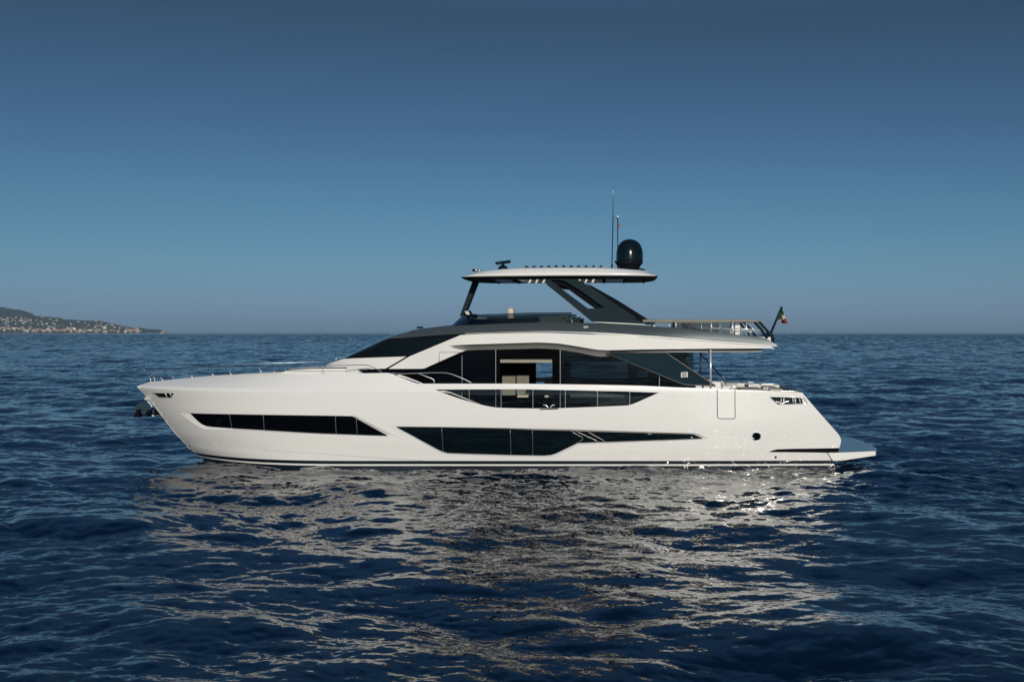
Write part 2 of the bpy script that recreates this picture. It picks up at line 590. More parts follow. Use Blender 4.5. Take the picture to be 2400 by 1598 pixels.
def build_sea():
    TA = ocean(1024, 173.0, 4.5, math.radians(-105), 0.8, 60, 8, 0.104, 0.2, 4.0)
    TB = ocean(1024, 37.0, 3.2, math.radians(-80), 0.11, 2.4, 11, 0.025, 0.2, 3.6)
    a0, a1 = math.radians(-37), math.radians(28)     # dense fan, measured from +Y towards +X
    fan = np.arange(a0, a1, 0.00125)
    rest = np.linspace(a1, a0 + 2 * math.pi, 330, endpoint=False)
    ang = np.concatenate([fan, rest])
    r = [7.0]
    while r[-1] < 2100:
        r.append(r[-1] + min(r[-1] * (0.0031 if r[-1] < 60 else 0.0046 if r[-1] < 150 else 0.0062), 2.3))
    while r[-1] < 7600:
        r.append(r[-1] * 1.03)
    r = np.array(r)
    R, A = np.meshgrid(r, ang, indexing='ij')
    x, y = (R * np.sin(A)).ravel(), (R * np.cos(A)).ravel()
    rr = R.ravel()
    # pick the moment when the water along the hull lies level, with the boot stripe clear
    rg = np.random.default_rng(4)
    lx = np.repeat(np.linspace(-17, 10, 60), 4)
    ly = np.tile(np.array([40.6, 41.2, 41.8, 42.4]), 60)
    best, off = 9.0, (0.0, 0.0)
    for _ in range(700):
        q = rg.uniform(0, 173, 2)
        hh = sample(TA, 173.0, lx + q[0], ly + q[1])[:, 0]
        sc = hh.std() + abs(float(hh.mean()) - 0.01) + 2 * max(0.0, float(np.percentile(hh, 97)) - 0.07)
        if sc < best:
            best, off = sc, q
    d = sample(TA, 173.0, x + off[0], y + off[1])
    ca, sa = math.cos(0.5), math.sin(0.5)
    far = rr > 500
    fadeA = 1.0 + 1.3 * np.clip((rr - 60) / 900, 0, 1)      # rougher open water further out
    d *= fadeA[:, None].astype(np.float32)
    near = rr < 420
    xb, yb = x[near], y[near]
    db = sample(TB, 37.0, xb * ca - yb * sa, xb * sa + yb * ca)
    # gusty patches: the short waves are stronger in some places than in others
    gust = 0.85 + 0.45 * np.sin(xb * 0.11 + 1.3 * np.sin(yb * 0.07)) * np.sin(yb * 0.16 + 0.9 * np.sin(xb * 0.05 + 1))
    wB = (gust * np.clip(1.25 - rr[near] / 330, 0, 1)).astype(np.float32)[:, None]
    db *= wB
    dbx = db[:, 1] * ca + db[:, 2] * sa
    dby = -db[:, 1] * sa + db[:, 2] * ca
    z = d[:, 0].copy()
    ox, oy = d[:, 1] * 1.3, d[:, 2] * 1.3
    z[near] += db[:, 0]
    ox[near] += dbx * 1.1
    oy[near] += dby * 1.1
    co = np.stack([x + ox, y + oy, z], -1).astype(np.float32)
    nr, na = len(r), len(ang)
    ctr = np.array([[0, 0, 0]], np.float32)
    co = np.concatenate([co, ctr])
    I = (np.arange(nr - 1)[:, None] * na + np.arange(na)[None, :])
    I2 = (np.arange(nr - 1)[:, None] * na + (np.arange(na)[None, :] + 1) % na)
    quads = np.stack([I, I + na, I2 + na, I2], -1).reshape(-1, 4)
    quads = quads[:, ::-1]
    t1 = np.arange(na)
    tris = np.stack([np.full(na, nr * na), (t1 + 1) % na, t1], -1)
    me = bpy.data.meshes.new('sea')
    me.vertices.add(len(co))
    me.vertices.foreach_set('co', co.ravel())
    nq, nt_ = len(quads), len(tris)
    me.loops.add(nq * 4 + nt_ * 3)
    me.loops.foreach_set('vertex_index', np.concatenate([quads.ravel(), tris.ravel()]).astype(np.int32))
    me.polygons.add(nq + nt_)
    me.polygons.foreach_set('loop_start', np.concatenate([np.arange(nq) * 4, nq * 4 + np.arange(nt_) * 3]).astype(np.int32))
    me.polygons.foreach_set('use_smooth', np.ones(nq + nt_, bool))
    me.update(calc_edges=True)
    # where the mesh is too coarse to hold the short waves, the shader's ripples take their place
    att = me.attributes.new('unmeshed_ripple', 'FLOAT', 'POINT')
    rip = np.concatenate([1.0 + 6.5 * np.clip((rr - 80) / 600, 0, 1) ** 0.6, [1.0]]).astype(np.float32)
    att.data.foreach_set('value', rip)
    o = bpy.data.objects.new('sea', me)
    COL.objects.link(o)
    tag(o, kind='structure')
    m = mat('sea_water', (0.0006, 0.0075, 0.021), 0.03, 0, 1.333)
    nt = m.node_tree
    b = nt.nodes['Principled BSDF']
    g = nt.nodes.new('ShaderNodeNewGeometry')
    # ripples too small to mesh: a random slope taken from two noises
    acc = g.outputs['Normal']
    at = nt.nodes.new('ShaderNodeAttribute')
    at.attribute_name = 'unmeshed_ripple'
    for scale, amp in ((3.2, 0.08), (13.0, 0.06)):
        mp = nt.nodes.new('ShaderNodeMapping')
        mp.inputs['Scale'].default_value = (0.75, 1.25, 1.0)
        mp.inputs['Location'].default_value = (scale, 3.1, 0)
        nt.links.new(g.outputs['Position'], mp.inputs['Vector'])
        n1 = nt.nodes.new('ShaderNodeTexNoise')
        n1.inputs['Scale'].default_value = scale
        n1.inputs['Detail'].default_value = 2
        n1.inputs['Distortion'].default_value = 0.4
        nt.links.new(mp.outputs['Vector'], n1.inputs['Vector'])
        sub = nt.nodes.new('ShaderNodeVectorMath')
        sub.operation = 'SUBTRACT'
        sub.inputs[1].default_value = (0.5, 0.5, 0.5)
        nt.links.new(n1.outputs['Color'], sub.inputs[0])
        mul = nt.nodes.new('ShaderNodeVectorMath')
        mul.operation = 'MULTIPLY'
        mul.inputs[1].default_value = (amp * 2, amp * 2.6, 0)
        nt.links.new(sub.outputs['Vector'], mul.inputs[0])
        scl = nt.nodes.new('ShaderNodeVectorMath')
        scl.operation = 'SCALE'
        nt.links.new(mul.outputs['Vector'], scl.inputs[0])
        nt.links.new(at.outputs['Fac'], scl.inputs['Scale'])
        mul = scl
        add = nt.nodes.new('ShaderNodeVectorMath')
        add.operation = 'ADD'
        nt.links.new(acc, add.inputs[0])
        nt.links.new(mul.outputs['Vector'], add.inputs[1])
        acc = add.outputs['Vector']
    nz = nt.nodes.new('ShaderNodeVectorMath')
    nz.operation = 'NORMALIZE'
    nt.links.new(acc, nz.inputs[0])
    nt.links.new(nz.outputs['Vector'], b.inputs['Normal'])
    me.materials.append(m)
    return o

sea = build_sea()

# ------------------------------------------------------------------ yacht: surfaces
STEM = [(321, 906.5), (346, 933), (358, 948), (369, 962), (390, 990), (409, 1014), (428, 1034), (444, 1052), (452, 1057), (464, 1066), (474, 1074), (481, 1080), (492, 1092), (540, 1140)]
_sz = [PZ(p[1]) for p in STEM][::-1]
_sx = [PX(p[0]) for p in STEM][::-1]
ZK = PZ(906.5)                       # height of the bow knuckle
XB = PX(321)
def stem_x(z):
    return float(np.interp(z, _sz, _sx))

def hullb(x, z):
    zz = min(z, ZK)
    xs = stem_x(zz)
    f = min(1.0, max(0.0, zz / ZK))
    L = lerp(7.0, 11.2, f)
    p = lerp(2.7, 3.0, f)
    t = min(1.0, max(0.0, (x - xs) / L))
    bm = lerp(2.98, 3.10, sstep(-0.2, 2.2, zz))
    b = bm * (1 - (1 - t) ** p)
    b -= 0.16 * sstep(2, 10, x)
    # spray chine low down
    zc = 0.75 + 0.9 * max(0.0, (-x - 4.0) / 12.0) ** 1.3
    if z < zc:
        b -= 0.07 * min(1.0, (zc - z) / 0.8) * min(1, t * 4)
    if z > ZK:
        dz = z - ZK
        k = 1.15 * (1 - sstep(-17.5, -9, x)) + 0.12
        b -= k * dz + 0.5 * dz * dz * (1 - sstep(-17.5, -9, x))
    return max(0.0, b)

def U(x, z=0):                       # upper works: fascia, fly side
    a = lerp(2.42, 2.93, sstep(-8.8, -5.2, x))
    return a - 0.30 * sstep(2.0, 6.2, x)

XF = PX(762)
def hw(x, z=0):                      # coachroof plan
    u = min(1.0, max(0.0, (x - XF) / 4.2))
    return min(2.4 * math.sqrt(max(0.0, 1 - (1 - u) ** 2.6)), U(x) - 0.05)

SIL = [(762, 855), (806, 838), (838, 823.5), (870, 809), (910, 791), (950, 779), (982, 772), (1018, 767.5), (1056, 763), (1120, 759), (1200, 757)]
_rx, _rz = [PX(a) for a, b in crv(SIL, 5)], [PZ(b) for a, b in crv(SIL, 5)]
def zc(x):
    return float(np.interp(x, _rx, _rz))

SAL = 2.35
def salon(x, z=0):
    return SAL

root = empty('motor_yacht', (PX(1180), YC, 0))
tag(root, 'large white motor yacht with black windows and dark arch, lying still on the sea', 'yacht')

# ---- hull
top = ([(321, 906.2)] + crv([(332, 901), (343, 897), (355, 894.5), (368, 893), (406, 889), (446, 885.6), (546, 882), (648, 878), (771, 876), (906, 873.6)], 3)
       + crv([(914, 874.4), (922, 877), (950, 888), (970, 896), (982, 899)], 3) + [(1100, 899), (1221, 899), (1400, 901.4), (1510, 904), (1590, 908), (1651, 910), (1680, 911.6), (1780, 915), (1872, 919), (1880, 920)])
stern = [(1904, 948), (1932, 980), (1958, 1009), (1965, 1017), (1969.5, 1025), (1971.4, 1032), (1970, 1040), (1967, 1049.5)]
slot = [(1930, 1050.3), (1860, 1051.3), (1822, 1052.6), (1811, 1055), (1801, 1059.2), (1860, 1059.6), (1938, 1060.6)]
under = [(1951, 1080.6), (1958, 1092), (1960, 1125), (1500, 1128), (1000, 1128), (530, 1128)]
stem = [(p[0], p[1]) for p in STEM[::-1][1:-1]]
hull_out = top + stern + slot + under + stem

fwd_glass = [(445, 968.4), (538, 971), (617, 972.4), (700, 973.6), (771, 974.6), (824, 976), (829, 977.4), (836, 981), (870, 999.5), (908, 1020), (907, 1021),
             (830, 1018.2), (750, 1015.4), (680, 1011.5), (620, 1008), (544, 1003.6), (500, 1000.6), (484, 998.6), (473, 994), (464, 987)]
fwd_rim = [(422, 967.4), (538, 970.2), (617, 971.6), (700, 972.8), (771, 973.8), (826, 974.8), (834, 976), (842, 980), (880, 998.5), (938, 1028), (912, 1022.4),
           (830, 1019.8), (750, 1017.2), (680, 1013.6), (620, 1010.4), (544, 1007), (500, 1007), (484, 1006.4), (468, 1001), (442, 984)]
mid_glass = [(928, 1000.6), (1036, 1001.8), (1120, 1003.3), (1196, 1005), (1248, 1007.4), (1338, 1009.2), (1378, 1010.8), (1460, 1013), (1540, 1015.2), (1620, 1017.6), (1627, 1018.6), (1646, 1026), (1646, 1027.4),
             (1550, 1031), (1420, 1035.6), (1354, 1038), (1328, 1050.5), (1304, 1062), (1292, 1066), (1276, 1067.5), (1200, 1066.2), (1120, 1063.8), (1049, 1061.4), (1035.4, 1057.5), (1024, 1052), (976, 1026)]
mid_rim = [(910, 998.6), (1036, 1000.2), (1120, 1001.4), (1196, 1002.6), (1248, 1004.4), (1338, 1005.6), (1378, 1007), (1460, 1009.6), (1540, 1012.4), (1624, 1015), (1634, 1016.6), (1662, 1026.6), (1650, 1029),
           (1550, 1033.4), (1420, 1038.6), (1357, 1041.6), (1330, 1054.5), (1305, 1066.4), (1292, 1070.4), (1276, 1071), (1200, 1069.2), (1120, 1066.6), (1047, 1063.6), (1033, 1060), (1021, 1054), (972, 1027)]
gap = ([(1020, 912.6), (1221, 912), (1320, 913.8), (1460, 917), (1544, 920)] + crv([(1510, 935), (1490, 944), (1476, 948.6), (1464, 950.4), (1400, 953), (1320, 956), (1260, 957), (1180, 955.8), (1150, 953), (1120, 946.5)], 2)
       + [(1080, 935), (1050, 924.5)])
hawse_bow = [(358, 921), (408, 921), (402, 932), (372, 931.6)]
hawse_stern = [(1804, 930.2), (1884, 931.6), (1894, 946.4), (1822, 948)]
port = [(1773 + 10.2 * math.cos(t), 1022.6 + 10.2 * math.sin(t)) for t in np.linspace(0, 2 * math.pi, 25)[:-1]]

mb = MB()
mb.sheet(hull_out, [fwd_rim, mid_rim, gap, hawse_bow, hawse_stern, port], hullb, grid=0.17, thick=0.10)
nv = len(mb.v)
mb.mirror()
# transom, sloping between the two sides
tr = [PS(a, b, hullb) for a, b in [(1880, 920)] + stern]
rows = []
for x, z in tr:
    y = hullb(x, z)
    rows.append([(x + 0.10 * (1 - s * s), YC - y * s, z) for s in np.linspace(1, -1, 13)])
mb.grid(rows, 0)
tr2 = [PS(a, b, hullb) for a, b in [(1938, 1060.6)] + under[:3]]
mb.grid([[(x - 0.02, YC - hullb(x, z) * s, z) for s in (1, -1)] for x, z in tr2], 0)
# window reveals: chamfers from the hull skin in to the glass
def reveal(outer, inner, depth):
    A, B = [], []
    for q, w in zip(outer, inner):
        a, b = PS(q[0], q[1], hullb), PS(w[0], w[1], lambda x, z: hullb(x, z) - depth)
        A.append((a[0], YC - hullb(*a) + 0.001, a[1]))
        B.append((b[0], YC - hullb(*b) + depth, b[1]))
    A.append(A[0]); B.append(B[0])
    mb.loft(B, A, 0, False)
reveal(fwd_rim, fwd_glass, 0.075)
reveal(mid_rim, mid_glass, 0.085)
mb.weld()
hull = mb.build('hull', [M['hull']], root, whole=True)

# thin chine line and boarding gate seams
mb = MB()
def onhull(q, off=0.0, half=hullb):
    x, z = PS(q[0], q[1], half)
    return (x, YC - half(x, z) - off, z)
mb = MB()
for poly in ([(1681, 912), (1681.5, 977), (1683, 980), (1686, 981), (1719, 981), (1722, 980), (1723, 977), (1722.5, 913.5)],):
    mb.tube([onhull(q, -0.002) for q in resample(poly, 40)], 0.015, 6)
mb.build('boarding_gate', [M['seam']], hull)
mb = MB()
mb.tube([onhull(q, -0.004) for q in crv([(437, 1033.8), (540, 1046), (650, 1056), (771, 1064.4), (900, 1073.6), (990, 1079)], 4)], 0.008, 6)
mb.build('spray_rail', [M['soffit']], hull)

# hull windows
def hull_window(outline, depth, matn, splits, ports, label):
    hf = lambda x, z: hullb(x, z) - depth
    m = MB()
    m.sheet(outline, [], hf, grid=0.2)
    w = m.build('hull_window', [M[matn]], root)
    w['label'] = label
    for line in splits:
        m = MB()
        m.tube([(lambda x, z: (x, YC - hf(x, z) - 0.004, z))(*PS(q[0], q[1], hf)) for q in resample(line, 8)], 0.009, 5)
        m.build('divider', [M['alu']], w)
    for cx, cy, rx, ry in ports:
        m = MB()
        pts = [(cx + rx * math.cos(t), cy + ry * math.sin(t)) for t in np.linspace(0, 2 * math.pi, 25)]
        m.tube([(lambda x, z: (x, YC - hf(x, z) - 0.003, z))(*PS(q[0], q[1], hf)) for q in pts], 0.008, 5)
        m.build('porthole', [M['ring']], w)
    return w
hull_window(fwd_glass, 0.075, 'blackglass', [[(538, 971.4), (543.6, 1002.8)], [(617, 973), (619.4, 1007)], [(786, 975.6), (788, 1015.8)], [(835, 982), (837.4, 1017.6)]],
            [(513.6, 986.4, 4.6, 5.4)], 'long black strip window low in the bow')
w2 = hull_window(mid_glass, 0.085, 'tealglass', [[(1035.4, 1002.2), (1038.4, 1057.6)], [(1195.7, 1005.4), (1197.7, 1065.6)], [(1247.8, 1008), (1249, 1066.4)],
            [(1337, 1009.6), (1369.5, 1027), (1352, 1038)], [(1349, 1010), (1405.6, 1035.8)], [(1377, 1011.2), (1420.5, 1035)]],
            [(1072, 1032, 9.6, 9.6), (1222.5, 1036, 9.6, 9.6)], 'black window amidships tapering aft')
m = MB()
hf = lambda x, z: hullb(x, z) - 0.078
m.sheet([(1351, 1010.4), (1375, 1011), (1419, 1035.3), (1408, 1035.6)], [], hf, grid=0.3)
m.sheet([(1540, 1015.6), (1549, 1016), (1549, 1030.6), (1540, 1030.9)], [], hf, grid=0.3)
m.sheet([(1372, 1036.8), (1420, 1035), (1550, 1030.6), (1640, 1027), (1550, 1028.8), (1400, 1034)], [], hf, grid=0.3)
m.split('glazing_frame', [M['black']], w2)

# backs for the openings in the hull skin
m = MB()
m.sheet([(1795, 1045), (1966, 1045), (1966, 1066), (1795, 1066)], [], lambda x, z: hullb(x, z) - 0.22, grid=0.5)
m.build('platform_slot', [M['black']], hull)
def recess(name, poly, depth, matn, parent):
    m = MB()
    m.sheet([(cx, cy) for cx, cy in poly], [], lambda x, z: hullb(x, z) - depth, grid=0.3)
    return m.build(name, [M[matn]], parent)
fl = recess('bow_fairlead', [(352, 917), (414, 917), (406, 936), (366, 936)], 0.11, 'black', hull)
m = MB()
for a, b in (((386, 920.5), (391, 932.5)), ((397, 920.5), (401, 930))):
    m.tube([onhull(a, -0.05), onhull(b, -0.05)], 0.02, 8)
m.tube([onhull(q, 0.0) for q in hawse_bow + hawse_bow[:1]], 0.012, 6)
m.split('roller', [M['chrome']], fl)
fl = recess('stern_fairlead', [(1796, 926), (1885, 926.4), (1896, 940), (1900, 951), (1814, 951)], 0.16, 'slate', hull)
m = MB()
for px in (1832, 1838, 1858, 1863, 1874, 1880):
    m.tube([onhull((px, 931.6), -0.08), onhull((px + (3 if px > 1850 else -1), 947.6), -0.08)], 0.03 if px in (1863, 1838) else 0.018, 8)
m.tube([onhull(q, -0.06) for q in crv([(1818, 941), (1826, 943), (1833, 946), (1841, 942), (1850, 940)], 4)], 0.028, 8)
m.tube([onhull(q, -0.03) for q in [(1868, 932.5), (1883, 933.5), (1892, 945.6), (1870, 946.4)]], 0.02, 8)
m.sheet([(1880, 934), (1884.5, 933.5), (1892.5, 945.3), (1882, 945.5)], [], lambda x, z: hullb(x, z) - 0.05, grid=0.4)
m.tube([onhull(q, 0.0) for q in hawse_stern + hawse_stern[:1]], 0.012, 6)
m.split('roller', [M['chrome']], fl)
ph = recess('stern_porthole', [(1773 + 12.5 * math.cos(t), 1022.6 + 12.5 * math.sin(t)) for t in np.linspace(0, 2 * math.pi, 25)[:-1]], 0.05, 'blackglass', hull)
m = MB()
m.tube([onhull(q, 0.002) for q in port + port[:1]], 0.016, 6)
m.build('porthole_ring', [M['chrome']], ph)
m = MB()
for cx, cy in ((444.6, 1044), (1818, 1071)):
    m.lathe(onhull((cx, cy), 0.012), [(0.0, 0), (0.035, 0), (0.05, 0.02)][::1], 12, 0, 'Y')
m.split('drain_outlet', [M['black']], hull)

# swim platform
prof = [PS(a, b, hullb) for a, b in [(1939.6, 1060.8), (1995, 1059)]]
m = MB()
side = [(1940.5, 1060.9), (1996, 1059.2), (2051.6, 1056.6), (2052, 1067), (2012, 1073), (1980, 1078), (1953, 1080.4)]
YP = YC - 2.93
pz = [(PX(a, YP), PZ(b, YP)) for a, b in side]
n = 15
rows = []
for s in np.linspace(1, -1, n):
    rows.append([(x + 0.30 * (1 - s ** 4) * (x - pz[0][0]) / (pz[2][0] - pz[0][0]), YC - 2.93 * s, z) for x, z in pz])
m.grid(rows, 0, False, True)
b0 = len(m.v)
m.v += rows[0] + rows[-1]
m.face([b0 + i for i in range(7)][::-1]); m.face([b0 + 7 + i for i in range(7)])
plat = m.build('swim_platform', [M['hull']], root)
m = MB()
r2 = []
for s in np.linspace(0.985, -0.985, n):
    r2.append([(lerp(pz[0][0] - 0.5, pz[2][0] - 0.04, t) + 0.30 * (1 - s ** 4) * max(0, lerp(-.4, 1, t)), YC - 2.93 * s, lerp(pz[0][1], pz[2][1], max(0, lerp(-.4, 1, t))) + 0.006) for t in (0, .35, .6, .8, 1)])
m.grid(r2, 0, False)
m.build('platform_deck', [M['platform']], plat)

# ---- decks
m = MB()
def deckrow(x, z, inset=0.06):
    return [(x, YC - s * max(0.01, hullb(x, z) - inset), z) for s in (1, .5, 0, -.5, -1)]
xs_ = list(np.linspace(XB + 0.35, PX(905, 42.6), 22))
def sheer_z(x):
    tp = [PS(a, b, hullb) for a, b in ((343, 897), (406, 889), (546, 882), (771, 876), (906, 873.6))]
    return float(np.interp(x, [t[0] for t in tp], [t[1] for t in tp]))
m.grid([deckrow(x, sheer_z(x) - 0.16) for x in xs_], 0)
foredeck = m.build('foredeck', [M['deck']], root)
m = MB()
def decked(px0, px1, z0, z1, inset):
    rows = []
    for x in np.linspace(PX(px0, 42.6), PX(px1, 42.2), 20):
        y = hullb(x, z0) - inset
        rows.append([(x, YC - y, z0), (x, YC - y, z1), (x, YC + y, z1), (x, YC + y, z0)])
    m.grid(rows, 0, False, True)
decked(930, 1640, 1.98, 2.06, 0.11)
m.build('side_deck', [M['teak']], root)
m = MB()
decked(1600, 1880, 2.04, 2.11, 0.11)
m.build('cockpit_deck', [M['teak']], root)
# raised sun pad ahead of the windscreen
m = MB()
pad = [(655, 880), (661, 876), (668, 868.5), (674, 865), (681, 863.6), (740, 860.6), (800, 860), (880, 861), (900, 880)]
m.prism([(PX(a, 43.3), PZ(b, 43.3)) for a, b in pad], 43.25, 46.95, 0, 0.05)
m.build('foredeck_coaming', [M['white']], root)
m = MB()
for s in (0, 1):
    pts = [P(a, b, 43.22) for a, b in crv([(672, 868), (682, 865.4), (740, 862.4), (850, 861.6), (866, 863), (876, 868)], 4)]
    m.tube([(p.x, p.y if s == 0 else 2 * YC - p.y, p.z) for p in pts], 0.018, 6)
m.split('coaming_rail', [M['slate']], root)

# ---- coachroof and windscreen
m = MB()
rows, rows2 = [], []
ss = np.linspace(-1, 1, 25)
xg = [XF + 0.02 + (PX(1085) - XF) * (t ** 1.5) for t in np.linspace(0, 1, 46)]
def roofrow(x):
    return [(x, YC + s * hw(x), zc(x - 0.5 * s * s) - 0.05 * s ** 6) for s in ss]
xs_w = PX(966)
fr = [roofrow(x) for x in xg if x <= xs_w + 0.3]
bk = [roofrow(x) for x in xg if x >= xs_w + 0.25]
bk.insert(0, roofrow(xs_w + 0.25)); fr.append(roofrow(xs_w + 0.25))
m.grid(bk)
roof = m.build('coachroof', [M['grey']], root)
m = MB(); m.grid(fr)
ws = m.build('windscreen', [M['blackglass']], root)
m = MB()
m.box(PX(980), PX(993), YC - 0.35, YC - 0.1, zc(PX(986)) + 0.03, zc(PX(986)) + 0.1, 0, 0.02)
m.build('roof_light', [M['black']], roof)
m = MB()
m.tube([P(785, 845.5, 44.2), P(789, 838.5, 44.2), P(803, 833, 44.6)], 0.015, 6)
m.build('wiper', [M['chrome']], ws)

m = MB()
plinth = [(762.5, 855.6), (784, 848), (806, 840.6), (850, 838.8), (952, 835.4), (902, 864.6), (896, 882), (770, 882)]
hw_in = lambda x, z: max(0.02, hw(x))
m.sheet(plinth, [], hw_in, grid=0.25)
m.mirror()
m.build('windscreen_plinth', [M['white']], root)
m = MB()
m.sheet([(806, 841), (838, 827.6), (870, 813.4), (892, 803), (912, 795.4), (950, 788.5), (1018, 784.5), (1090, 779), (1086, 786), (962, 836.5), (905, 868), (895, 868), (952, 836), (850, 839.2)], [],
        lambda x, z: max(0.02, hw(x) - 0.012), grid=0.25)
m.mirror()
sg = m.build('side_window', [M['tealglass']], root)
m = MB()
m.sheet([(806, 840.8), (838, 827.6), (870, 813.4), (892, 803), (912, 795.4), (950, 789), (940, 794.5), (905, 806), (868, 825), (847, 838.6)], [], lambda x, z: max(0.02, hw(x) - 0.006), grid=0.25)
m.mirror()
m.build('windscreen_pillar', [M['black']], sg)

# ---- white fascia / fashion plate
fas = ([(910, 864.4), (960, 835), (1080, 785)] + crv([(1120, 783), (1180, 781), (1240, 780), (1300, 780.6), (1440, 786), (1560, 792.5), (1651, 797.5), (1806, 809.6)], 3)
       + [(1815.4, 818.4), (1806, 816.2), (1664, 817), (1500, 818.8)] + crv([(1428, 820.6), (1400, 819.4), (1370, 814.6), (1340, 809.6), (1308, 805), (1280, 803.2), (1260, 802.6), (1221, 803.6), (1110, 807)], 3)
       + [(1070, 808.6), (1052, 810.5), (1066, 816.5), (1090, 822), (1078, 826), (1002, 860), (996, 862.8), (988, 864)])
m = MB()
m.sheet(fas, [], U, grid=0.2, thick=0.12)
# soffit sweeping in from the fascia to the saloon glass
cre = crv([(1052, 810.5), (1070, 808.6), (1110, 807), (1221, 803.6), (1260, 802.6), (1280, 803.2), (1308, 805), (1340, 809.6), (1370, 814.6), (1400, 819.4), (1428, 820.6)], 4)
gl = crv([(1078, 826), (1090, 822), (1102, 820.4), (1162, 819), (1221, 817.6), (1260, 816.6), (1308, 819), (1360, 827), (1388, 833), (1404, 835.2), (1430, 835)], 4)
N_ = 50
A = [(lambda x, z: (x, YC - U(x) + 0.002, z))(*PS(a, b, U)) for a, b in resample(cre, N_)]
B = [(lambda x, z: (x, YC - SAL - 0.02, z))(*PS(a, b, lambda x, z: SAL + 0.02)) for a, b in resample(gl, N_)]
def mid(a, b, t):
    ty, tz = t, t ** 1.25
    return (lerp(a[0], b[0], t), lerp(a[1], b[1], ty), lerp(a[2], b[2], tz))
rows = [[mid(a, b, t) for a, b in zip(A, B)] for t in np.linspace(0, 1, 10)]
m.grid(rows[::-1], 0)
m.mirror()
fascia = m.build('side_fascia', [M['white']], root)
# door outline on the fashion plate
m = MB()
def onU(q, off=0.003):
    x, z = PS(q[0], q[1], U)
    return (x, YC - U(x) - off, z)
m.tube([onU(q) for q in [(1078, 825.6), (1029, 825.6), (1030, 848)]], 0.012, 5)
m.build('side_door', [M['seam']], fascia)

# ---- fly bulwark (grey band) and bright rubbing strip
band_top = crv([(912, 792.6), (950, 780.6), (982, 774), (1018, 769.4), (1056, 765), (1120, 761), (1221, 757), (1300, 755), (1390, 757.4), (1461, 760.7), (1587, 768.7), (1713, 782.5), (1787, 791), (1806, 799.5), (1823.5, 810)], 4)
band_bot = crv([(1822, 810.2), (1759, 803), (1680, 797), (1598, 790.6), (1520, 786), (1461, 782), (1380, 777.8), (1300, 775.4), (1221, 776), (1150, 778.4), (1078, 782.2), (1018, 786), (950, 791.4), (912, 793.4)], 4)
_bb = sorted([PS(a, b, U) for a, b in band_bot])
def zlow(x):
    return float(np.interp(x, [t[0] for t in _bb], [t[1] for t in _bb]))
def bandh(x, z):
    k = lerp(0.62, 0.12, sstep(-1.0, 4.2, x))
    d = z - zlow(x)
    return U(x) + 0.02 - k * d - 0.5 * d * d
m = MB()
m.sheet(band_top + band_bot, [], bandh, grid=0.12, thick=0.09)
m.mirror()
# the aft lip closing the two sides
flip = [(PX(1823.5, 42.5), PZ(810, 42.5)), (PX(1800, 42.5), PZ(809.4, 42.5))]
fly = m.build('fly_bulwark', [M['grey']], root)
m = MB()
st_top = crv([(1090, 781.6), (1221, 777), (1300, 776.4), (1380, 779), (1461, 783.2), (1520, 787.2), (1598, 791.8), (1680, 798.4), (1759, 804), (1823, 810.4)], 4)
st_bot = crv([(1818, 811.6), (1759, 807.6), (1680, 801.6), (1598, 795.6), (1520, 790), (1461, 785.6), (1380, 780.8), (1300, 777.8), (1221, 778), (1090, 782.6)], 4)
m.sheet(st_top + st_bot, [], lambda x, z: U(x) + 0.045, grid=0.3, thick=0.06)
m.mirror()
m.build('rubbing_strip', [M['white']], fly)
# small badge on the band
m = MB()
for cx in (1370.6, 1376):
    pts = [(cx + 2.4 * math.cos(t) - 0.6 * math.sin(t), 766.4 + 1.7 * math.sin(t)) for t in np.linspace(0, 2 * math.pi, 14)]
    m.tube([(lambda x, z: (x, YC - bandh(x, z) - 0.006, z))(*PS(a, b, bandh)) for a, b in pts], 0.012, 6)
m.split('badge', [M['white']], fly)

# fly deck slab and soffit over the cockpit
m = MB()
def slab(px0, px1, z0, z1, inset):
    xs2 = np.linspace(PX(px0, 42.4), PX(px1, 42.4), 24)
    rows = []
    for x in xs2:
        b = U(x) - inset
        rows.append([(x, YC - b, z0), (x, YC - b, z1), (x, YC + b, z1), (x, YC + b, z0)])
    m.grid(rows, 0, False, True)
    bb = len(m.v); m.v += rows[0] + rows[-1]
    m.face([bb, bb + 1, bb + 2, bb + 3]); m.face([bb + 7, bb + 6, bb + 5, bb + 4])
slab(1095, 1808, PZ(801, 42.4), PZ(790, 42.4), 0.13)
m.build('fly_deck', [M['white']], root)
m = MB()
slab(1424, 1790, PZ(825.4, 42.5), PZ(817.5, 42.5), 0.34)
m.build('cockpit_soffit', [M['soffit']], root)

# ---- saloon
def clipx(poly, x0, x1):
    for lim, sgn in ((x0, 1), (x1, -1)):
        out = []
        for i in range(len(poly)):
            a, b = poly[i], poly[(i + 1) % len(poly)]
            ia, ib = (a[0] - lim) * sgn >= 0, (b[0] - lim) * sgn >= 0
            if ia: out.append(a)
            if ia != ib:
                t = (lim - a[0]) / (b[0] - a[0])
                out.append((lim, a[1] + (b[1] - a[1]) * t))
        poly = out
    return poly
sal = [(836, 866), (910, 863.4), (990, 863), (1002, 859), (1078, 824)] + crv([(1090, 820), (1102, 818.6), (1162, 817), (1221, 815.6), (1260, 814.6), (1308, 817), (1360, 825), (1388, 831), (1400, 833)], 2) + [(1430, 826), (1560, 822), (1626, 822), (1626, 962), (850, 962), (850, 871)]
for a, b, mt, lab in ((836, 1083, 'blackglass', None), (1083, 1162, 'blackglass', None), (1162, 1313, None, None), (1313, 1545, 'dim', None), (1545, 1626, 'tint', None)):
    if mt is None:
        continue
    m = MB()
    m.sheet(clipx(sal, a + .3, b - .3), [], salon, grid=0.4)
    m.build('saloon_window', [M[mt]], root)
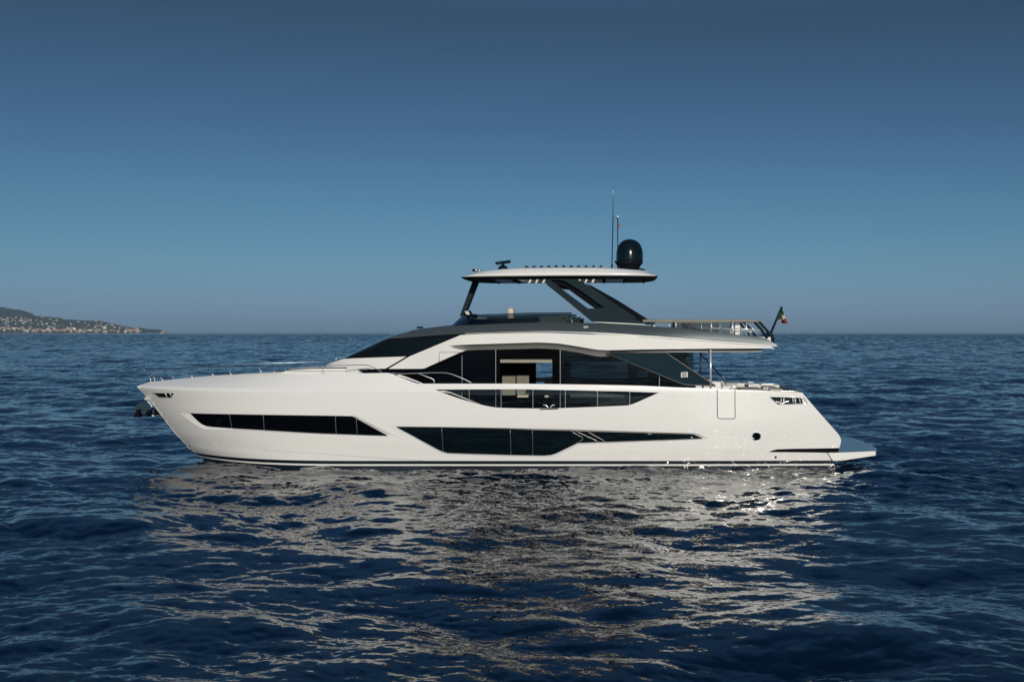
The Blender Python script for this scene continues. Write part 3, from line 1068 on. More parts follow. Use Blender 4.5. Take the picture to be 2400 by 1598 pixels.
for px, y0 in ((1083, 832), (1162, 819), (1313, 819.5), (1545.4, 826)):
    m = MB()
    p0, p1 = P(px, y0, 42.73), P(px, 960, 42.73)
    m.box(p0.x - 0.010, p0.x + 0.010, 42.71, 42.75, p1.z, p0.z, 0, 0.005)
    m.build('window_post', [M['alu']], root)
zf, zt = 2.07, PZ(812, 42.75)
# inside: floor, ceiling, linings
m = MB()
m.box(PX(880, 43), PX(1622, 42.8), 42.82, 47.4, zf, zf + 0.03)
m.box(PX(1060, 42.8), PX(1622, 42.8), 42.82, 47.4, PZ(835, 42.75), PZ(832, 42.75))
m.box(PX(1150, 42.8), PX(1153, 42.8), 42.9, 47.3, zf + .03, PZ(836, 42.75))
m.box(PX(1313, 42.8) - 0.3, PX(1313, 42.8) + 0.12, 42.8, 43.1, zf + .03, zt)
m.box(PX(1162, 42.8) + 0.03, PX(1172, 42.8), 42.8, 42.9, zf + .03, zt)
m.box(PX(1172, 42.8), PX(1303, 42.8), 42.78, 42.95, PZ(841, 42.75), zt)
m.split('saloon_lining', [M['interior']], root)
YF = YC + SAL
far_open = [(PX(1256.5, YF), PZ(899, YF)), (PX(1303, YF), PZ(899, YF)), (PX(1303, YF), PZ(850, YF)), (PX(1256.5, YF), PZ(850, YF))]
far_open2 = [(PX(1338, YF), PZ(887, YF)), (PX(1471, YF), PZ(887, YF)), (PX(1471, YF), PZ(847, YF)), (PX(1338, YF), PZ(847, YF))]
far_open3 = [(PX(1494, YF), PZ(884, YF)), (PX(1519, YF), PZ(884, YF)), (PX(1519, YF), PZ(868, YF)), (PX(1494, YF), PZ(868, YF))]
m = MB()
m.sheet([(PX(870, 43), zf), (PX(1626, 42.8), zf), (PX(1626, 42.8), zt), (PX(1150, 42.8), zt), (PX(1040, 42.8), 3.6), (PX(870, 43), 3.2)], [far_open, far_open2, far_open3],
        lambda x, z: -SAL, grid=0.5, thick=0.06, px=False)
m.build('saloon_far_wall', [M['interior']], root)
m = MB()
m.box(PX(1336, YF), PX(1473, YF), YF + 0.01, YF + 0.02, PZ(890, YF), PZ(845, YF))
m.box(PX(1492, YF), PX(1521, YF), YF + 0.01, YF + 0.02, PZ(887, YF), PZ(866, YF))
m.split('far_window', [M['dim']], root)
# blind, curtains and sill seen through the open door
m = MB()
m.box(PX(1172, 42.9), PX(1302, 42.9), 42.88, 42.94, PZ(850, 42.9), PZ(841, 42.9), 0, 0.01)
m.build('roller_blind', [M['beige']], root)
m = MB()
Yc_ = 44.8
def curtain(px0, px1, py0, py1, amp, Yq):
    n = max(4, int((px1 - px0) * 1.2))
    xs2 = [PX(lerp(px0, px1, i / n), Yq) for i in range(n + 1)]
    m.grid([[(x, Yq + amp * math.sin(i * 1.9), PZ(py, Yq)) for i, x in enumerate(xs2)] for py in (py0, py1)])
curtain(1211, 1240, 880, 926, 0.03, Yc_)
curtain(1177, 1208, 879, 926, 0.004, Yc_ + .1)
m.split('curtain', [vary(mat('curtain_cloth', (0.19, 0.18, 0.145), 0.9), 14, 0.12)], root)
m = MB()
m.box(PX(1337, 46.3), PX(1462, 46.3), 45.9, 46.4, PZ(930, 46.3), PZ(922.4, 46.3), 0, 0.03)
m.box(PX(1276, 46.6), PX(1303, 46.6), 46.5, 46.62, PZ(920, 46.6), PZ(888, 46.6), 0, 0.03)
m.split('saloon_sofa', [M['beige']], root)

# glass panels and posts in the bulwark opening
for i, (a, b) in enumerate(((1099.6, 1174.4), (1174.4, 1249), (1249, 1325), (1325, 1400.4), (1400.4, 1476))):
    pass
for px, y0, y1 in ((1099.6, 912.4, 944), (1174.4, 912.4, 957), (1249, 913, 958), (1325, 914, 957), (1400.4, 915.6, 954), (1476, 917.4, 950)):
    m = MB()
    hfx = lambda x, z: hullb(x, z) - 0.06
    a, b = PS(px, y0, hfx), PS(px, y1, hfx)
    m.box(a[0] - 0.009, a[0] + 0.009, YC - hfx(*a) - 0.012, YC - hfx(*a) + 0.02, b[1], a[1], 0, 0.004)
    m.build('bulwark_post', [M['alu']], hull)
m = MB()
m.sheet(gap, [], lambda x, z: hullb(x, z) - 0.075, grid=0.3)
m.build('bulwark_glass', [M['clear']], hull)
m = MB()
m.sheet([(1030, 916.5), (1056, 921), (1084, 932), (1124, 947.2), (1136, 951.5), (1120, 945), (1080, 928.5), (1056, 919), (1038, 915)], [], lambda x, z: hullb(x, z) - 0.055, grid=0.3)
m.sheet([(930, 879.2), (952, 886.4), (972, 893.6), (988, 898.8), (992, 898.8), (975, 891.6), (954, 883.6), (936, 877.6)], [], lambda x, z: hullb(x, z) - 0.10, grid=0.3)
m.split('bulwark_lip', [M['white']], hull)
m = MB()
m.sheet([(1264.5, 958), (1308.5, 956.6), (1308.5, 959), (1264.5, 960.4)], [], lambda x, z: hullb(x, z) + 0.006, grid=0.2)
m.build('cleat_slot', [M['black']], hull)
m = MB()
for s in (-1, 1):
    m.tube([onhull(q, 0.03) for q in [(1287 + s * 14, 948.6), (1287 + s * 7, 949.4), (1287 + s * 3.4, 953), (1287 + s * 2.4, 957)]], 0.02, 8)
m.build('midship_cleat', [M['chrome']], hull)

# ---- aft side screens with emblem
def wingh(x, z):
    return 2.62
wing = [(1420.5, 827.2), (1560.6, 826), (1677.8, 904.2), (1668, 903.4), (1603, 901)]
m = MB()
m.sheet(wing, [], wingh, grid=0.3, thick=0.05)
m.mirror()
wg = m.build('side_screen', [M['wing']], root)
m = MB()
e_ = wing + wing[:1]
m.tube([(lambda x, z: (x, YC - 2.635, z))(*PS(a, b, wingh)) for a, b in e_], 0.022, 6)
m.mirror()
m.build('screen_frame', [M['frame']], wg)
m = MB()
def onw(q, off=0.004):
    x, z = PS(q[0], q[1], wingh)
    return (x, YC - 2.62 - off, z)
def bar(q0, q1, wpx):
    a, b = Vector(onw(q0)), Vector(onw(q1))
    d = (b - a).normalized()
    nn = Vector((-d.z, 0, d.x)) * (wpx / F * 42.4 / 2)
    vs = [a + nn, a - nn, b - nn, b + nn]
    lo = [v + Vector((0, -0.008, 0)) for v in vs]
    m.add(vs + lo, [(4, 5, 6, 7), (0, 1, 5, 4), (1, 2, 6, 5), (2, 3, 7, 6), (3, 0, 4, 7)])
bar((1597.2, 872.5), (1597.2, 884.5), 2.0)
bar((1610.8, 871.6), (1610.8, 884), 2.0)
for y in (873.6, 878.2, 883):
    bar((1598.4, y), (1609.6, y - 1.2), 2.0)
m.build('emblem', [M['white']], wg)
m = MB()
for px, y0, y1 in ((1545, 850, 868),):
    a, b = onw((px, y0)), onw((px, y1))
    m.tube([a, b], 0.006, 5)
m.build('screen_joint', [M['slate']], wg)

# cockpit: columns, wing braces, coamings, sofa, winch
for s in (1, -1):
    m = MB()
    x = PX(1665.4, 42.5)
    m.tube([(x, YC - s * 2.6, PZ(911, 42.5)), (x, YC - s * 2.6, PZ(817, 42.5))], 0.042, 14)
    m.tube([(x, YC - s * 2.6, PZ(824, 42.5)), (x, YC - s * 2.6, PZ(820, 42.5))], 0.06, 14)
    m.build('cockpit_column', [M['chrome']], root)
m = MB()
m.tube([P(1641, 828, 47.4), P(1656, 844, 47.3), P(1701, 894, 46.2), P(1701.4, 913, 46.2)], 0.028, 8)
m.build('awning_pole', [M['rope']], root)
m = MB()
pA = [(1561, 829), (1586, 829), (1648, 897), (1640, 903)]
m.prism([(PX(a, 46.6), PZ(b, 46.6)) for a, b in [(1588, 830), (1597, 830), (1640, 888), (1632, 889)]], 46.9, 47.0, 0, 0.01)
m.build('cockpit_ladder', [M['cap']], root)
m = MB()
zc0 = 2.1
m.box(PX(1648, 42.6), PX(1690, 42.6), 42.5, 43.3, zc0, PZ(893, 43), 0, 0.05)
m.box(PX(1690, 43.2), PX(1716, 43.2), 42.7, 43.4, zc0, PZ(903, 43), 0, 0.05)
m.mirror()
m.split('cockpit_coaming', [M['white']], root)
m = MB()
x0, x1 = PX(1684, 47), PX(1728, 47)
m.box(x0, x1, 46.9, 47.5, zc0, PZ(897, 47.2), 0, 0.06, 3)
m.box(PX(1732, 46), PX(1784, 46), 44.6, 47.0, zc0, PZ(909, 46), 0, 0.06, 3)
m.box(PX(1790, 46), PX(1824, 46), 44.4, 47.2, zc0, PZ(907, 46), 0, 0.08, 3)
m.split('cockpit_sofa', [M['cush']], root)
m = MB()
for s in (1, -1):
    for px in (1791, 1797):
        c = (PX(px, 42.7), YC - s * 2.45, 2.65)
        m.lathe(c, [(0.09, 0), (0.09, 0.1), (0.05, 0.14), (0.05, 0.24), (0.09, 0.30), (0.09, PZ(907.5, 42.7) - 2.65)], 16)
m.split('winch', [M['chrome']], root)
m = MB()
for s in (1, -1):
    m.tube([(PX(a, 42.2), YC - s * 2.86, PZ(b, 42.2)) for a, b in [(1712, 917), (1714, 908), (1719, 905), (1724, 906.5), (1725, 917)]], 0.028, 8)
    m.tube([(PX(a, 42.2), YC - s * 2.86, PZ(b, 42.2)) for a, b in [(1826, 919), (1831, 916.4), (1860, 916.6), (1872, 917.6)]], 0.022, 8)
m.split('stern_handrail', [M['chrome']], root)

# ---- bow and side rails
def bandx(px, py, half, s):
    x, z = PS(px, py, half)
    return (x, YC - s * half(x, z), z)
def railh(x, z):
    t = min(1.0, max(0.0, (x - XB + 0.15) / 9.5))
    return 2.72 * (1 - (1 - t) ** 2.2)
rail_px = crv([(322, 866), (360, 865.4), (430, 863.2), (524, 859.2), (628, 857.6), (746, 857), (800, 856.2), (854, 855.2), (866, 857.5), (880, 863.5), (896, 872)], 5)
rail = MB()
for s in (1, -1):
    rail.tube([bandx(a, b, railh, s) for a, b in rail_px], 0.012, 8)
brs = rail.split('bow_rail', [M['steel']], root)
for s in (1, -1):
    for base, top_, mid_ in (((355, 895.5), (354.5, 883.5), (331, 866)), ((385, 893), (384.5, 883), (357, 865.6)), ((453, 887), (453, 879), (436, 863.2)), ((545, 882), (544.4, 870.5), (524, 859)),
                       ((646, 878), (645, 868), (628.6, 857.8)), ((761, 876), (760, 868), (747, 857.2))):
        m = MB()
        hi = lambda x, z: max(0.05, hullb(x, z) - 0.05)
        a, b = PS(base[0], base[1], hi), PS(top_[0], top_[1], hi)
        ya = YC - s * hi(*a)
        c = bandx(mid_[0], mid_[1], railh, s)
        m.tube([(a[0], ya, a[1] - 0.03), (b[0], ya, b[1])], 0.02, 8)
        m.tube([(b[0], ya, b[1] - 0.02), c], 0.009, 8, 1)
        m.build('stanchion', [M['chrome'], M['frame']], brs[0 if s > 0 else 1])
# side rail beside the saloon
m = MB()
sideh = lambda x, z: 2.92
srail = crv([(918, 874), (940, 875.8), (985, 874.4), (1020, 873.4), (1050, 874.6), (1080, 885), (1108, 898.6)], 5)
for s in (1, -1):
    m.tube([bandx(a, b, sideh, s) for a, b in srail], 0.016, 8)
srs = m.split('side_rail', [M['alu']], root)
for s in (1, -1):
    m = MB()
    m.tube([bandx(a, b, sideh, s) for a, b in [(981, 875), (1000, 882.6), (1013, 887.4), (1017, 890.4), (1018, 900)]], 0.016, 8)
    m.build('stanchion', [M['chrome']], srs[0 if s > 0 else 1])

# anchor under the bow roller
m = MB()
def PA(a, b, y=45.1): return P(a, b, y)
m.prism([(PX(a), PZ(b)) for a, b in [(349, 937), (357, 947), (361, 954), (356, 958), (350, 965), (345, 965), (337, 960.5), (322, 962), (317.5, 957), (320, 950), (327, 944.5), (336, 942)]], 44.98, 45.22, 0, 0.03)
for apex, b0_, b1_, ya_, yb_ in (((331, 958), (321, 976), (338, 976), 44.7, 45.0), ((350, 957), (341, 975), (356, 976), 44.95, 45.25), ((361, 957), (357, 976.5), (368, 976.5), 45.2, 45.5)):
    m.prism([(PX(apex[0] - 1), PZ(apex[1])), (PX(apex[0] + 1.5), PZ(apex[1])), (PX(b1_[0]), PZ(b1_[1])), (PX(b0_[0]), PZ(b0_[1]))], ya_, yb_, 1, 0.03)
m.tube([P(322, 973.5, 45.1), P(378, 974.5, 45.1)], 0.03, 8)
m.build('anchor', [M['galv'], M['black']], root)
m = MB()
m.box(PX(343), PX(350), 44.9, 45.3, PZ(937), PZ(930), 0, 0.02)
m.build('bow_roller', [M['chrome']], root)

# ---- flybridge windscreen
m = MB()
def flyplan(t, inset=0.0):
    """t 0..1 from the near aft end round the front to the far aft end"""
    xa, xf, hb = PX(1338, 42.7), PX(1060), 2.36 - inset
    L = xa - (xf + 2.2)
    q = 1.9
    arc = 3.4
    total = 2 * L + 2 * arc
    d = t * total
    if d < L:
        return (xa - d, YC - hb)
    if d > total - L:
        return (xa - (total - d), YC + hb)
    ph = (d - L) / (2 * arc) * math.pi          # 0 near side, pi far side
    cx = xf + 2.2
    return (cx - 2.2 * abs(math.sin(ph)) ** 0.8 + inset * math.sin(ph), YC - hb * (math.copysign(abs(math.cos(ph)) ** 0.8, math.cos(ph))))
ztp = lambda x: float(np.interp(x, [PX(1080), PX(1114, 42.8), PX(1239, 42.7), PX(1338, 42.7)], [PZ(739), PZ(738.4, 42.8), PZ(733.4, 42.7), PZ(733, 42.7)]))
zbt = lambda x: float(np.interp(x, [PX(1057), PX(1120, 42.6), PX(1221, 42.5), PX(1340, 42.5)], [PZ(764), PZ(763, 42.6), PZ(759.4, 42.5), PZ(758.4, 42.5)]))
lo, hi_ = [], []
for t in np.linspace(0, 1, 90):
    x, y = flyplan(t)
    ft = max(0, math.sin(math.pi * t)) ** 6
    lo.append((x, y, zbt(x)))
    sx = x + (0.46 if abs(y - YC) < 1.9 else lerp(0.46, 0.03, (abs(y - YC) - 1.9) / 0.46))
    hi_.append((sx, y + (0.06 if y < YC else -0.06), ztp(sx)))
m.loft(hi_, lo)
fws = m.build('fly_windscreen', [M['tint']], root)
m = MB()
m.tube(hi_, 0.014, 6)
m.build('windscreen_frame', [M['black']], fws)
# coaming inside it
m = MB()
li, ui = [], []
for t in np.linspace(0, 1, 70):
    x, y = flyplan(t, 0.30)
    li.append((x + 0.3, y, zbt(x) - 0.3)); ui.append((x + 0.36, y, lerp(zbt(x), ztp(x), 0.62)))
m.loft(ui, li)
m.build('fly_coaming', [M['slate']], root)
m = MB()
m.prism([(PX(a, 43.6), PZ(b, 43.6)) for a, b in [(1087, 737), (1093, 727.5), (1098, 727.5), (1103, 737.5), (1102, 742)]], 43.4, 44.3, 0, 0.01)
m.box(PX(1106, 43.6), PX(1114, 43.6), 43.5, 44.3, PZ(745, 43.6), PZ(736, 43.6), 0, 0.02)
m.build('helm_console', [M['black']], root)
m = MB()
m.add([P(1088.6, 729.6, 43.39), P(1096.6, 728.6, 43.39), P(1102, 737, 43.39), P(1094, 737.4, 43.39)], [(0, 3, 2, 1)])
m.build('helm_screen', [M['alu']], root)
m = MB()
hx = PX(1198.5, 44)
m.box(hx - 0.14, hx + 0.12, 43.75, 44.25, PZ(752, 44), PZ(722, 44), 0, 0.1, 4)
m.box(hx - 0.5, hx + 0.06, 43.75, 44.25, PZ(757, 44), PZ(747, 44), 0, 0.05, 3)
m.build('helm_seat', [M['cream']], root)
m = MB()
m.box(PX(1265, 43.4), PX(1330, 43.4), 43.0, 43.9, PZ(760, 43.4), PZ(741, 43.4), 0, 0.06, 3)
m.prism([(PX(a, 43.2), PZ(b, 43.2)) for a, b in [(1296, 740), (1334, 738), (1342, 756), (1332, 752), (1310, 744)]], 43.0, 43.5, 0, 0.03)
m.build('fly_sofa', [M['cush']], root)
m = MB()
m.tube([P(1333, 737.5, 42.85), P(1342, 757, 42.85)], 0.025, 8)
m.tube([P(1271, 740.4, 43.2), P(1296, 740.2, 43.2)], 0.016, 8)
m.split('fly_grab_rail', [M['chrome']], root)

# ---- hardtop
XH0, XH1, HB = PX(1090.5), PX(1541), 2.45
xm = (XH0 + XH1) / 2
def hplan(inset, n=120):
    out = []
    a, b = (XH1 - XH0) / 2 - inset * 1.3, HB - inset
    for i in range(n):
        t = 2 * math.pi * i / n
        c, s = math.cos(t), math.sin(t)
        e = 0.30 if c > 0 else 0.42
        out.append((xm + a * math.copysign(abs(c) ** e, c), YC - b * math.copysign(abs(s) ** 0.34, s)))
    return out
def ztop_h(x):
    return float(np.interp(x, [XH0, PX(1107), PX(1130), PX(1169), PX(1225), PX(1300), PX(1406), PX(1440), PX(1500), XH1],
                           [7.13, 7.28, 7.36, 7.43, 7.50, 7.52, 7.52, 7.49, 7.42, 7.30]))
def zlow_h(x):
    return float(np.interp(x, [XH0, PX(1115), PX(1208), PX(1340), PX(1530), XH1], [7.14, 7.155, 7.165, 7.185, 7.18, 7.20]))
rings = []
def ring(inset, fz):
    return [(x, y, fz(x)) for x, y in hplan(inset)]
levels = [ring(0.72, lambda x: zlow_h(x) - 0.10), ring(0.30, lambda x: zlow_h(x) - 0.09), ring(0.06, lambda x: zlow_h(x) - 0.04), ring(0.02, lambda x: zlow_h(x) - 0.005)]
m = MB()
m.grid([list(reversed(l)) for l in levels], 1, True, True)
lv2 = [ring(0.02, lambda x: zlow_h(x) - 0.005), ring(0.0, lambda x: zlow_h(x) + 0.02), ring(0.0, lambda x: lerp(zlow_h(x), ztop_h(x), 0.30)), ring(0.06, lambda x: lerp(zlow_h(x), ztop_h(x), 0.42)),
       ring(0.13, lambda x: lerp(zlow_h(x), ztop_h(x), 0.66)), ring(0.22, lambda x: lerp(zlow_h(x), ztop_h(x), 0.86)), ring(0.40, lambda x: lerp(zlow_h(x), ztop_h(x), 0.97)), ring(0.72, ztop_h)]
m.grid([list(reversed(l)) for l in lv2], 0, True, True)
ox0, ox1, ob = PX(1222), PX(1412), 1.45
hole = [(ox0, YC - ob), (ox1, YC - ob), (ox1, YC + ob), (ox0, YC + ob)]
def plate(fz, mi, up):
    O = hplan(0.72, 120)
    vs = [Vector(p) for p in O] + [Vector(p) for p in hole]
    n = len(O)
    es = [(i, (i + 1) % n) for i in range(n)] + [(n + i, n + (i + 1) % 4) for i in range(4)]
    for gx in np.arange(XH0 + .6, XH1 - .5, 0.3):
        for gy in np.arange(YC - 2.2, YC + 2.2, 0.3):
            if pip(gx, gy, O) and not pip(gx, gy, hole):
                vs.append(Vector((float(gx), float(gy))))
    r = delaunay_2d_cdt(vs, es, [], 0, 1e-5)
    b = len(m.v)
    m.v += [(p.x, p.y, fz(p.x)) for p in r[0]]
    for t in r[2]:
        cx = sum(r[0][i].x for i in t) / 3; cy = sum(r[0][i].y for i in t) / 3
        if pip(cx, cy, O) and not pip(cx, cy, hole):
            a, c, d = (r[0][i] for i in t)
            ccw = (c.x - a.x) * (d.y - a.y) - (c.y - a.y) * (d.x - a.x) > 0
            t = list(t) if ccw == up else list(reversed(t))
            m.face([b + i for i in t], mi, None, True)
plate(ztop_h, 0, True)
plate(lambda x: zlow_h(x) - 0.10, 1, False)
for i in range(4):
    a, c = hole[i], hole[(i + 1) % 4]
    m.add([(a[0], a[1], ztop_h(a[0])), (c[0], c[1], ztop_h(c[0])), (c[0], c[1], zlow_h(c[0]) - .10), (a[0], a[1], zlow_h(a[0]) - .10)], [(0, 3, 2, 1)], 0)
ht = m.build('hardtop', [M['white'], M['slate']], root)
# raised base for the dome
m = MB()
m.lathe((PX(1475), YC, 7.40), [(0.86, 0), (0.84, 0.03), (0.66, 0.085), (0.60, 0.095)], 40)
m.build('dome_plinth', [M['white']], ht)
m = MB()
for k in range(11):
    x = PX(1232 + 17 * k)
    z = ztop_h(x) + 0.0
    m.prism([(x - 0.02, z - 0.03), (x + 0.14, z + 0.115), (x + 0.165, z + 0.10), (x + 0.19, z - 0.03), (x + 0.15, z - 0.04)], YC - ob + 0.02, YC + ob - 0.02, 0, 0)
m.build('louvre_roof', [M['slate']], ht)
m = MB()
for px in (1160, 1208, 1415, 1462, 1510):
    x = PX(px)
    m.box(x - 0.03, x + 0.03, YC - 1.7, YC + 1.7, zlow_h(x) - 0.125, zlow_h(x) - 0.095)
m.split('soffit_rib', [M['black']], ht)
for k, (px0, px1) in enumerate(((1168, 1206), (1420, 1460))):
    m = MB()
    z = zlow_h(PX(px0)) - 0.108
    m.box(PX(px0), PX(px1), YC - 1.6, YC + 1.6, z, z + 0.006)
    m.build('soffit_panel', [M['alu']], ht)

# front mast and aft arch
m = MB()
m.prism([(PX(a), PZ(b)) for a, b in [(1111, 655), (1124, 655), (1097.4, 723), (1090, 741), (1079.4, 741)]], YC - 0.28, YC + 0.28, 0, 0.02)
m.build('windscreen_mast', [M['slate']], root)
def archh(x, z):
    return lerp(2.52, 2.10, min(1, max(0, (z - 5.4) / 1.75)))
arch = [(1276, 651), (1300, 646.6), (1320, 645.5), (1330, 645.4), (1340, 648), (1374, 666.5), (1440, 704), (1509.6, 745.4), (1530, 758.6), (1480, 757.6), (1398, 754.4), (1387, 753.4), (1368, 738), (1322, 700), (1282, 668)]
tri = [(1304, 667.4), (1290, 656.6), (1304, 655.6), (1318, 657), (1328, 661), (1362, 682), (1417, 721.4), (1379, 723.2), (1372, 718.5)]
m = MB()
m.sheet(arch, [tri], archh, grid=0.3, thick=0.22)
m.mirror()
ar = m.build('hardtop_arch', [M['slate']], root)
m = MB()
hh = lambda x, z: archh(x, z) + 0.004
m.sheet([(1374, 665), (1382, 667), (1445, 702), (1512, 744), (1534, 758.8), (1512, 757), (1486, 746), (1490, 743), (1440, 711)], [], hh, grid=0.3, thick=0.2)
m.mirror()
m.build('arch_edge', [M['black']], ar)
m = MB()
m.sheet([(1286, 653), (1320, 653), (1366, 681), (1424, 724), (1398, 724), (1360, 697.4), (1323, 670.4), (1308, 669), (1296, 664)], [], lambda x, z: archh(x, z) - 0.19, grid=0.3, thick=0.02)
m.mirror()
m.build('arch_lining', [M['black']], ar)
m = MB()
m.sheet([(1393, 754.2), (1480, 758), (1512, 759.6), (1512, 761), (1480, 759.8), (1395, 755.4)], [], lambda x, z: hh(x, z) + 0.01, grid=0.4, thick=0.05)
m.mirror()
m.build('arch_trim', [M['white']], ar)

# ---- roof gear
m = MB()
cx = PX(1475.6)
zb = PZ(617.6) 
m.lathe((cx, YC, zb), [(0.0, 0), (0.52, 0.0), (0.533, 0.05), (0.535, 0.2), (0.53, 0.4), (0.505, 0.56), (0.45, 0.71), (0.37, 0.82), (0.26, 0.905), (0.13, 0.95), (0.02, 0.962)], 48)
dm = m.build('satellite_dome', [M['dome']], root)
m = MB()
m.lathe((cx, YC, PZ(631)), [(0.47, 0), (0.40, 0.03), (0.40, 0.1), (0.5, 0.2), (0.51, 0.235)], 40)
for s in (-1, 1):
    m.tube([(cx + s * 0.40, YC - 0.1, PZ(630)), (cx + s * 0.56 + (0.06 if s > 0 else -0.02), YC - 0.1, PZ(634 if s > 0 else 612))], 0.035, 6)
m.build('dome_base', [M['black']], dm)
m = MB()
cx = PX(1180)
zr = PZ(634.5)
m.lathe((cx, YC - 0.2, zr), [(0.20, 0), (0.20, 0.06), (0.17, 0.14), (0.10, 0.195), (0.05, 0.21), (0.05, 0.26)], 24)
rd = m.build('radar', [M['dome']], root)
m = MB()
m.box(cx - 0.66, cx + 0.66, YC - 0.27, YC - 0.13, zr + 0.25, zr + 0.375, 0, 0.055, 4, Matrix.Rotation(math.radians(-61), 3, 'Z'))
m.build('scanner_bar', [M['dome']], rd)
m = MB()
c = P(1117, 638, 44.6)
m.tube([(c.x, c.y, c.z - 0.08), (c.x, c.y, c.z + 0.04)], 0.05, 10)
m.box(c.x - 0.17, c.x + 0.17, c.y - 0.08, c.y + 0.08, c.z + 0.03, c.z + 0.12, 0, 0.035, 3)
sl = m.build('searchlight', [M['black']], root)
m = MB()
for dx in (0.0, 0.12):
    m.lathe((c.x + dx, c.y - 0.10, c.z + 0.075), [(0.0, 0), (0.045, 0), (0.05, 0.03)], 14, 0, 'Y')
m.split('lens', [M['chrome']], sl)
m = MB()
m.tube([P(1434, 632, 44.3), P(1434.3, 620, 44.3)], 0.035, 10)
m.tube([P(1434.2, 622, 44.3), P(1437, 500, 44.3)], [0.02, 0.017], 8)
an = m.build('whip_antenna', [M['black']], root)
m = MB()
m.tube([P(1436.9, 503, 44.3), P(1437.2, 450, 44.3), P(1437.4, 434, 44.3)], [0.018, 0.012, 0.005], 8)
m.build('antenna_tip', [M['alu']], an)
m = MB()
m.tube([P(1447.6, 632, 45.9), P(1447.8, 510, 45.9)], 0.018, 8)
m.tube([P(1447.8, 513, 45.9), P(1440.5, 513.4, 45.9)], 0.008, 6)
lm = m.build('light_mast', [M['black']], root)
m = MB()
m.lathe(P(1447.8, 511, 45.9), [(0.03, 0), (0.055, 0.02), (0.055, 0.09), (0.02, 0.11)], 14)
m.build('anchor_light', [M['chrome']], lm)

# ---- aft fly rail and flag pole
RH = 2.52
def rp(px, py, s=1, hb=RH):
    y = YC - hb
    return (PX(px, y), YC - s * hb, PZ(py, y))
m = MB()
for s in (1, -1):
    a, b = rp(1506, 749), rp(1778, 750.8)
    y = YC - s * RH
    m.box(a[0], b[0], y - 0.05, y + 0.05, PZ(755.4, YC - RH), PZ(748.8, YC - RH), 0, 0.02)
b = rp(1778, 750.8)
m.box(b[0] - 0.1, b[0] + 0.06, YC - RH, YC + RH, PZ(754.5, YC - RH), PZ(749.5, YC - RH), 0, 0.02)
fr_ = m.build('fly_rail', [M['cap']], root)
for s in (1, -1):
    for px in (1584, 1667, 1716, 1749.6):
        m = MB()
        py = float(np.interp(px, [1587, 1713, 1787], [769.5, 783.5, 792]))
        m.tube([rp(px, 754, s), rp(px, py, s)], 0.024, 8)
        m.build('rail_post', [M['chrome']], fr_)
    m = MB()
    m.tube([rp(1667, 768.4, s), rp(1749, 771.6, s), rp(1787, 774, s)], 0.02, 8)
    m.tube([rp(1735, 777, s), rp(1784, 777, s)], 0.012, 8)
    m.tube([rp(1739, 757, s), rp(1761, 787, s)], 0.012, 8)
    m.tube([rp(1755, 757, s), rp(1778, 789, s)], 0.012, 8)
    m.build('mid_rail', [M['chrome']], fr_)
    m = MB()
    m.tube([rp(1768, 754, s), rp(1784, 772, s), rp(1798, 793, s)], 0.055, 8)
    m.tube([rp(1778, 753, s, RH - .1), rp(1798, 775, s, RH - .1), rp(1812, 797, s, RH - .1)], 0.05, 8)
    m.build('stern_arm', [M['slate']], fr_)
    m = MB()
    a, b = rp(1584, 756), rp(1712, 783)
    yy = YC - s * RH
    m.add([(a[0], yy, a[2]), (b[0], yy, a[2]), (b[0], yy, rp(1712, 783)[2]), (a[0], yy, rp(1584, 769)[2])], [(0, 3, 2, 1)])
    m.build('rail_glass', [M['dim']], fr_)
m = MB()
x0, x1 = PX(1722, 43), PX(1734, 43)
m.box(x0, x1, 42.9, 43.3, PZ(790, 43), PZ(754.6, 43), 0, 0.02)
m.box(PX(1526, 43), PX(1536, 43), 42.9, 43.3, PZ(766, 43), PZ(752, 43), 0, 0.02)
m.split('fly_locker', [M['white']], root)
m = MB()
m.prism([(PX(a, 43.4), PZ(b, 43.4)) for a, b in [(1797, 774), (1806, 777), (1812, 786), (1816, 803), (1804, 803), (1797, 786)]], 43.2, 43.6, 0, 0.03)
m.build('pole_bracket', [M['slate']], root)
m = MB()
fp0, fp1 = P(1806, 782, 43.4), P(1832.6, 719, 43.4)
m.tube([fp0, fp1], 0.046, 10)
m.build('flag_pole', [M['slate']], root)

# ------------------------------------------------------------------ loose things aboard
def flagmats():
    return [mat('flag_green', (0.008, 0.06, 0.028), 0.8), mat('flag_white', (0.42, 0.38, 0.36), 0.8), mat('flag_red', (0.20, 0.02, 0.024), 0.8), mat('flag_crest', (0.25, 0.09, 0.05), 0.8)]
FM = flagmats()
m = MB()
rows = []
nu, nvv = 16, 24
hoA, hoB = Vector(P(1833.2, 724, 43.4)), Vector(P(1823.6, 749, 43.4))
for i in range(nu + 1):
    u = i / nu
    h0 = hoA.lerp(hoB, u)
    row = []
    for k in range(nvv + 1):
        v = k / nvv
        # cloth falls from the pole: the fly end hangs low and bunches together
        tip = Vector(P(lerp(1846, 1833, u), lerp(759, 757, u), 43.4))
        midp = Vector(P(lerp(1838.5, 1826, u), lerp(737, 752, u), 43.4))
        p = (h0 * (1 - v) ** 2 + midp * 2 * v * (1 - v) + tip * v * v)
        p.y += 0.10 * v * math.sin(7.5 * u + 2.0 * v) + 0.04 * math.sin(13 * u + 4)
        p.x += 0.025 * math.sin(9 * u + 3 * v) * v
        row.append(p)
    rows.append(row)
b = len(m.v)
for r in rows: m.v += [tuple(p) for p in r]
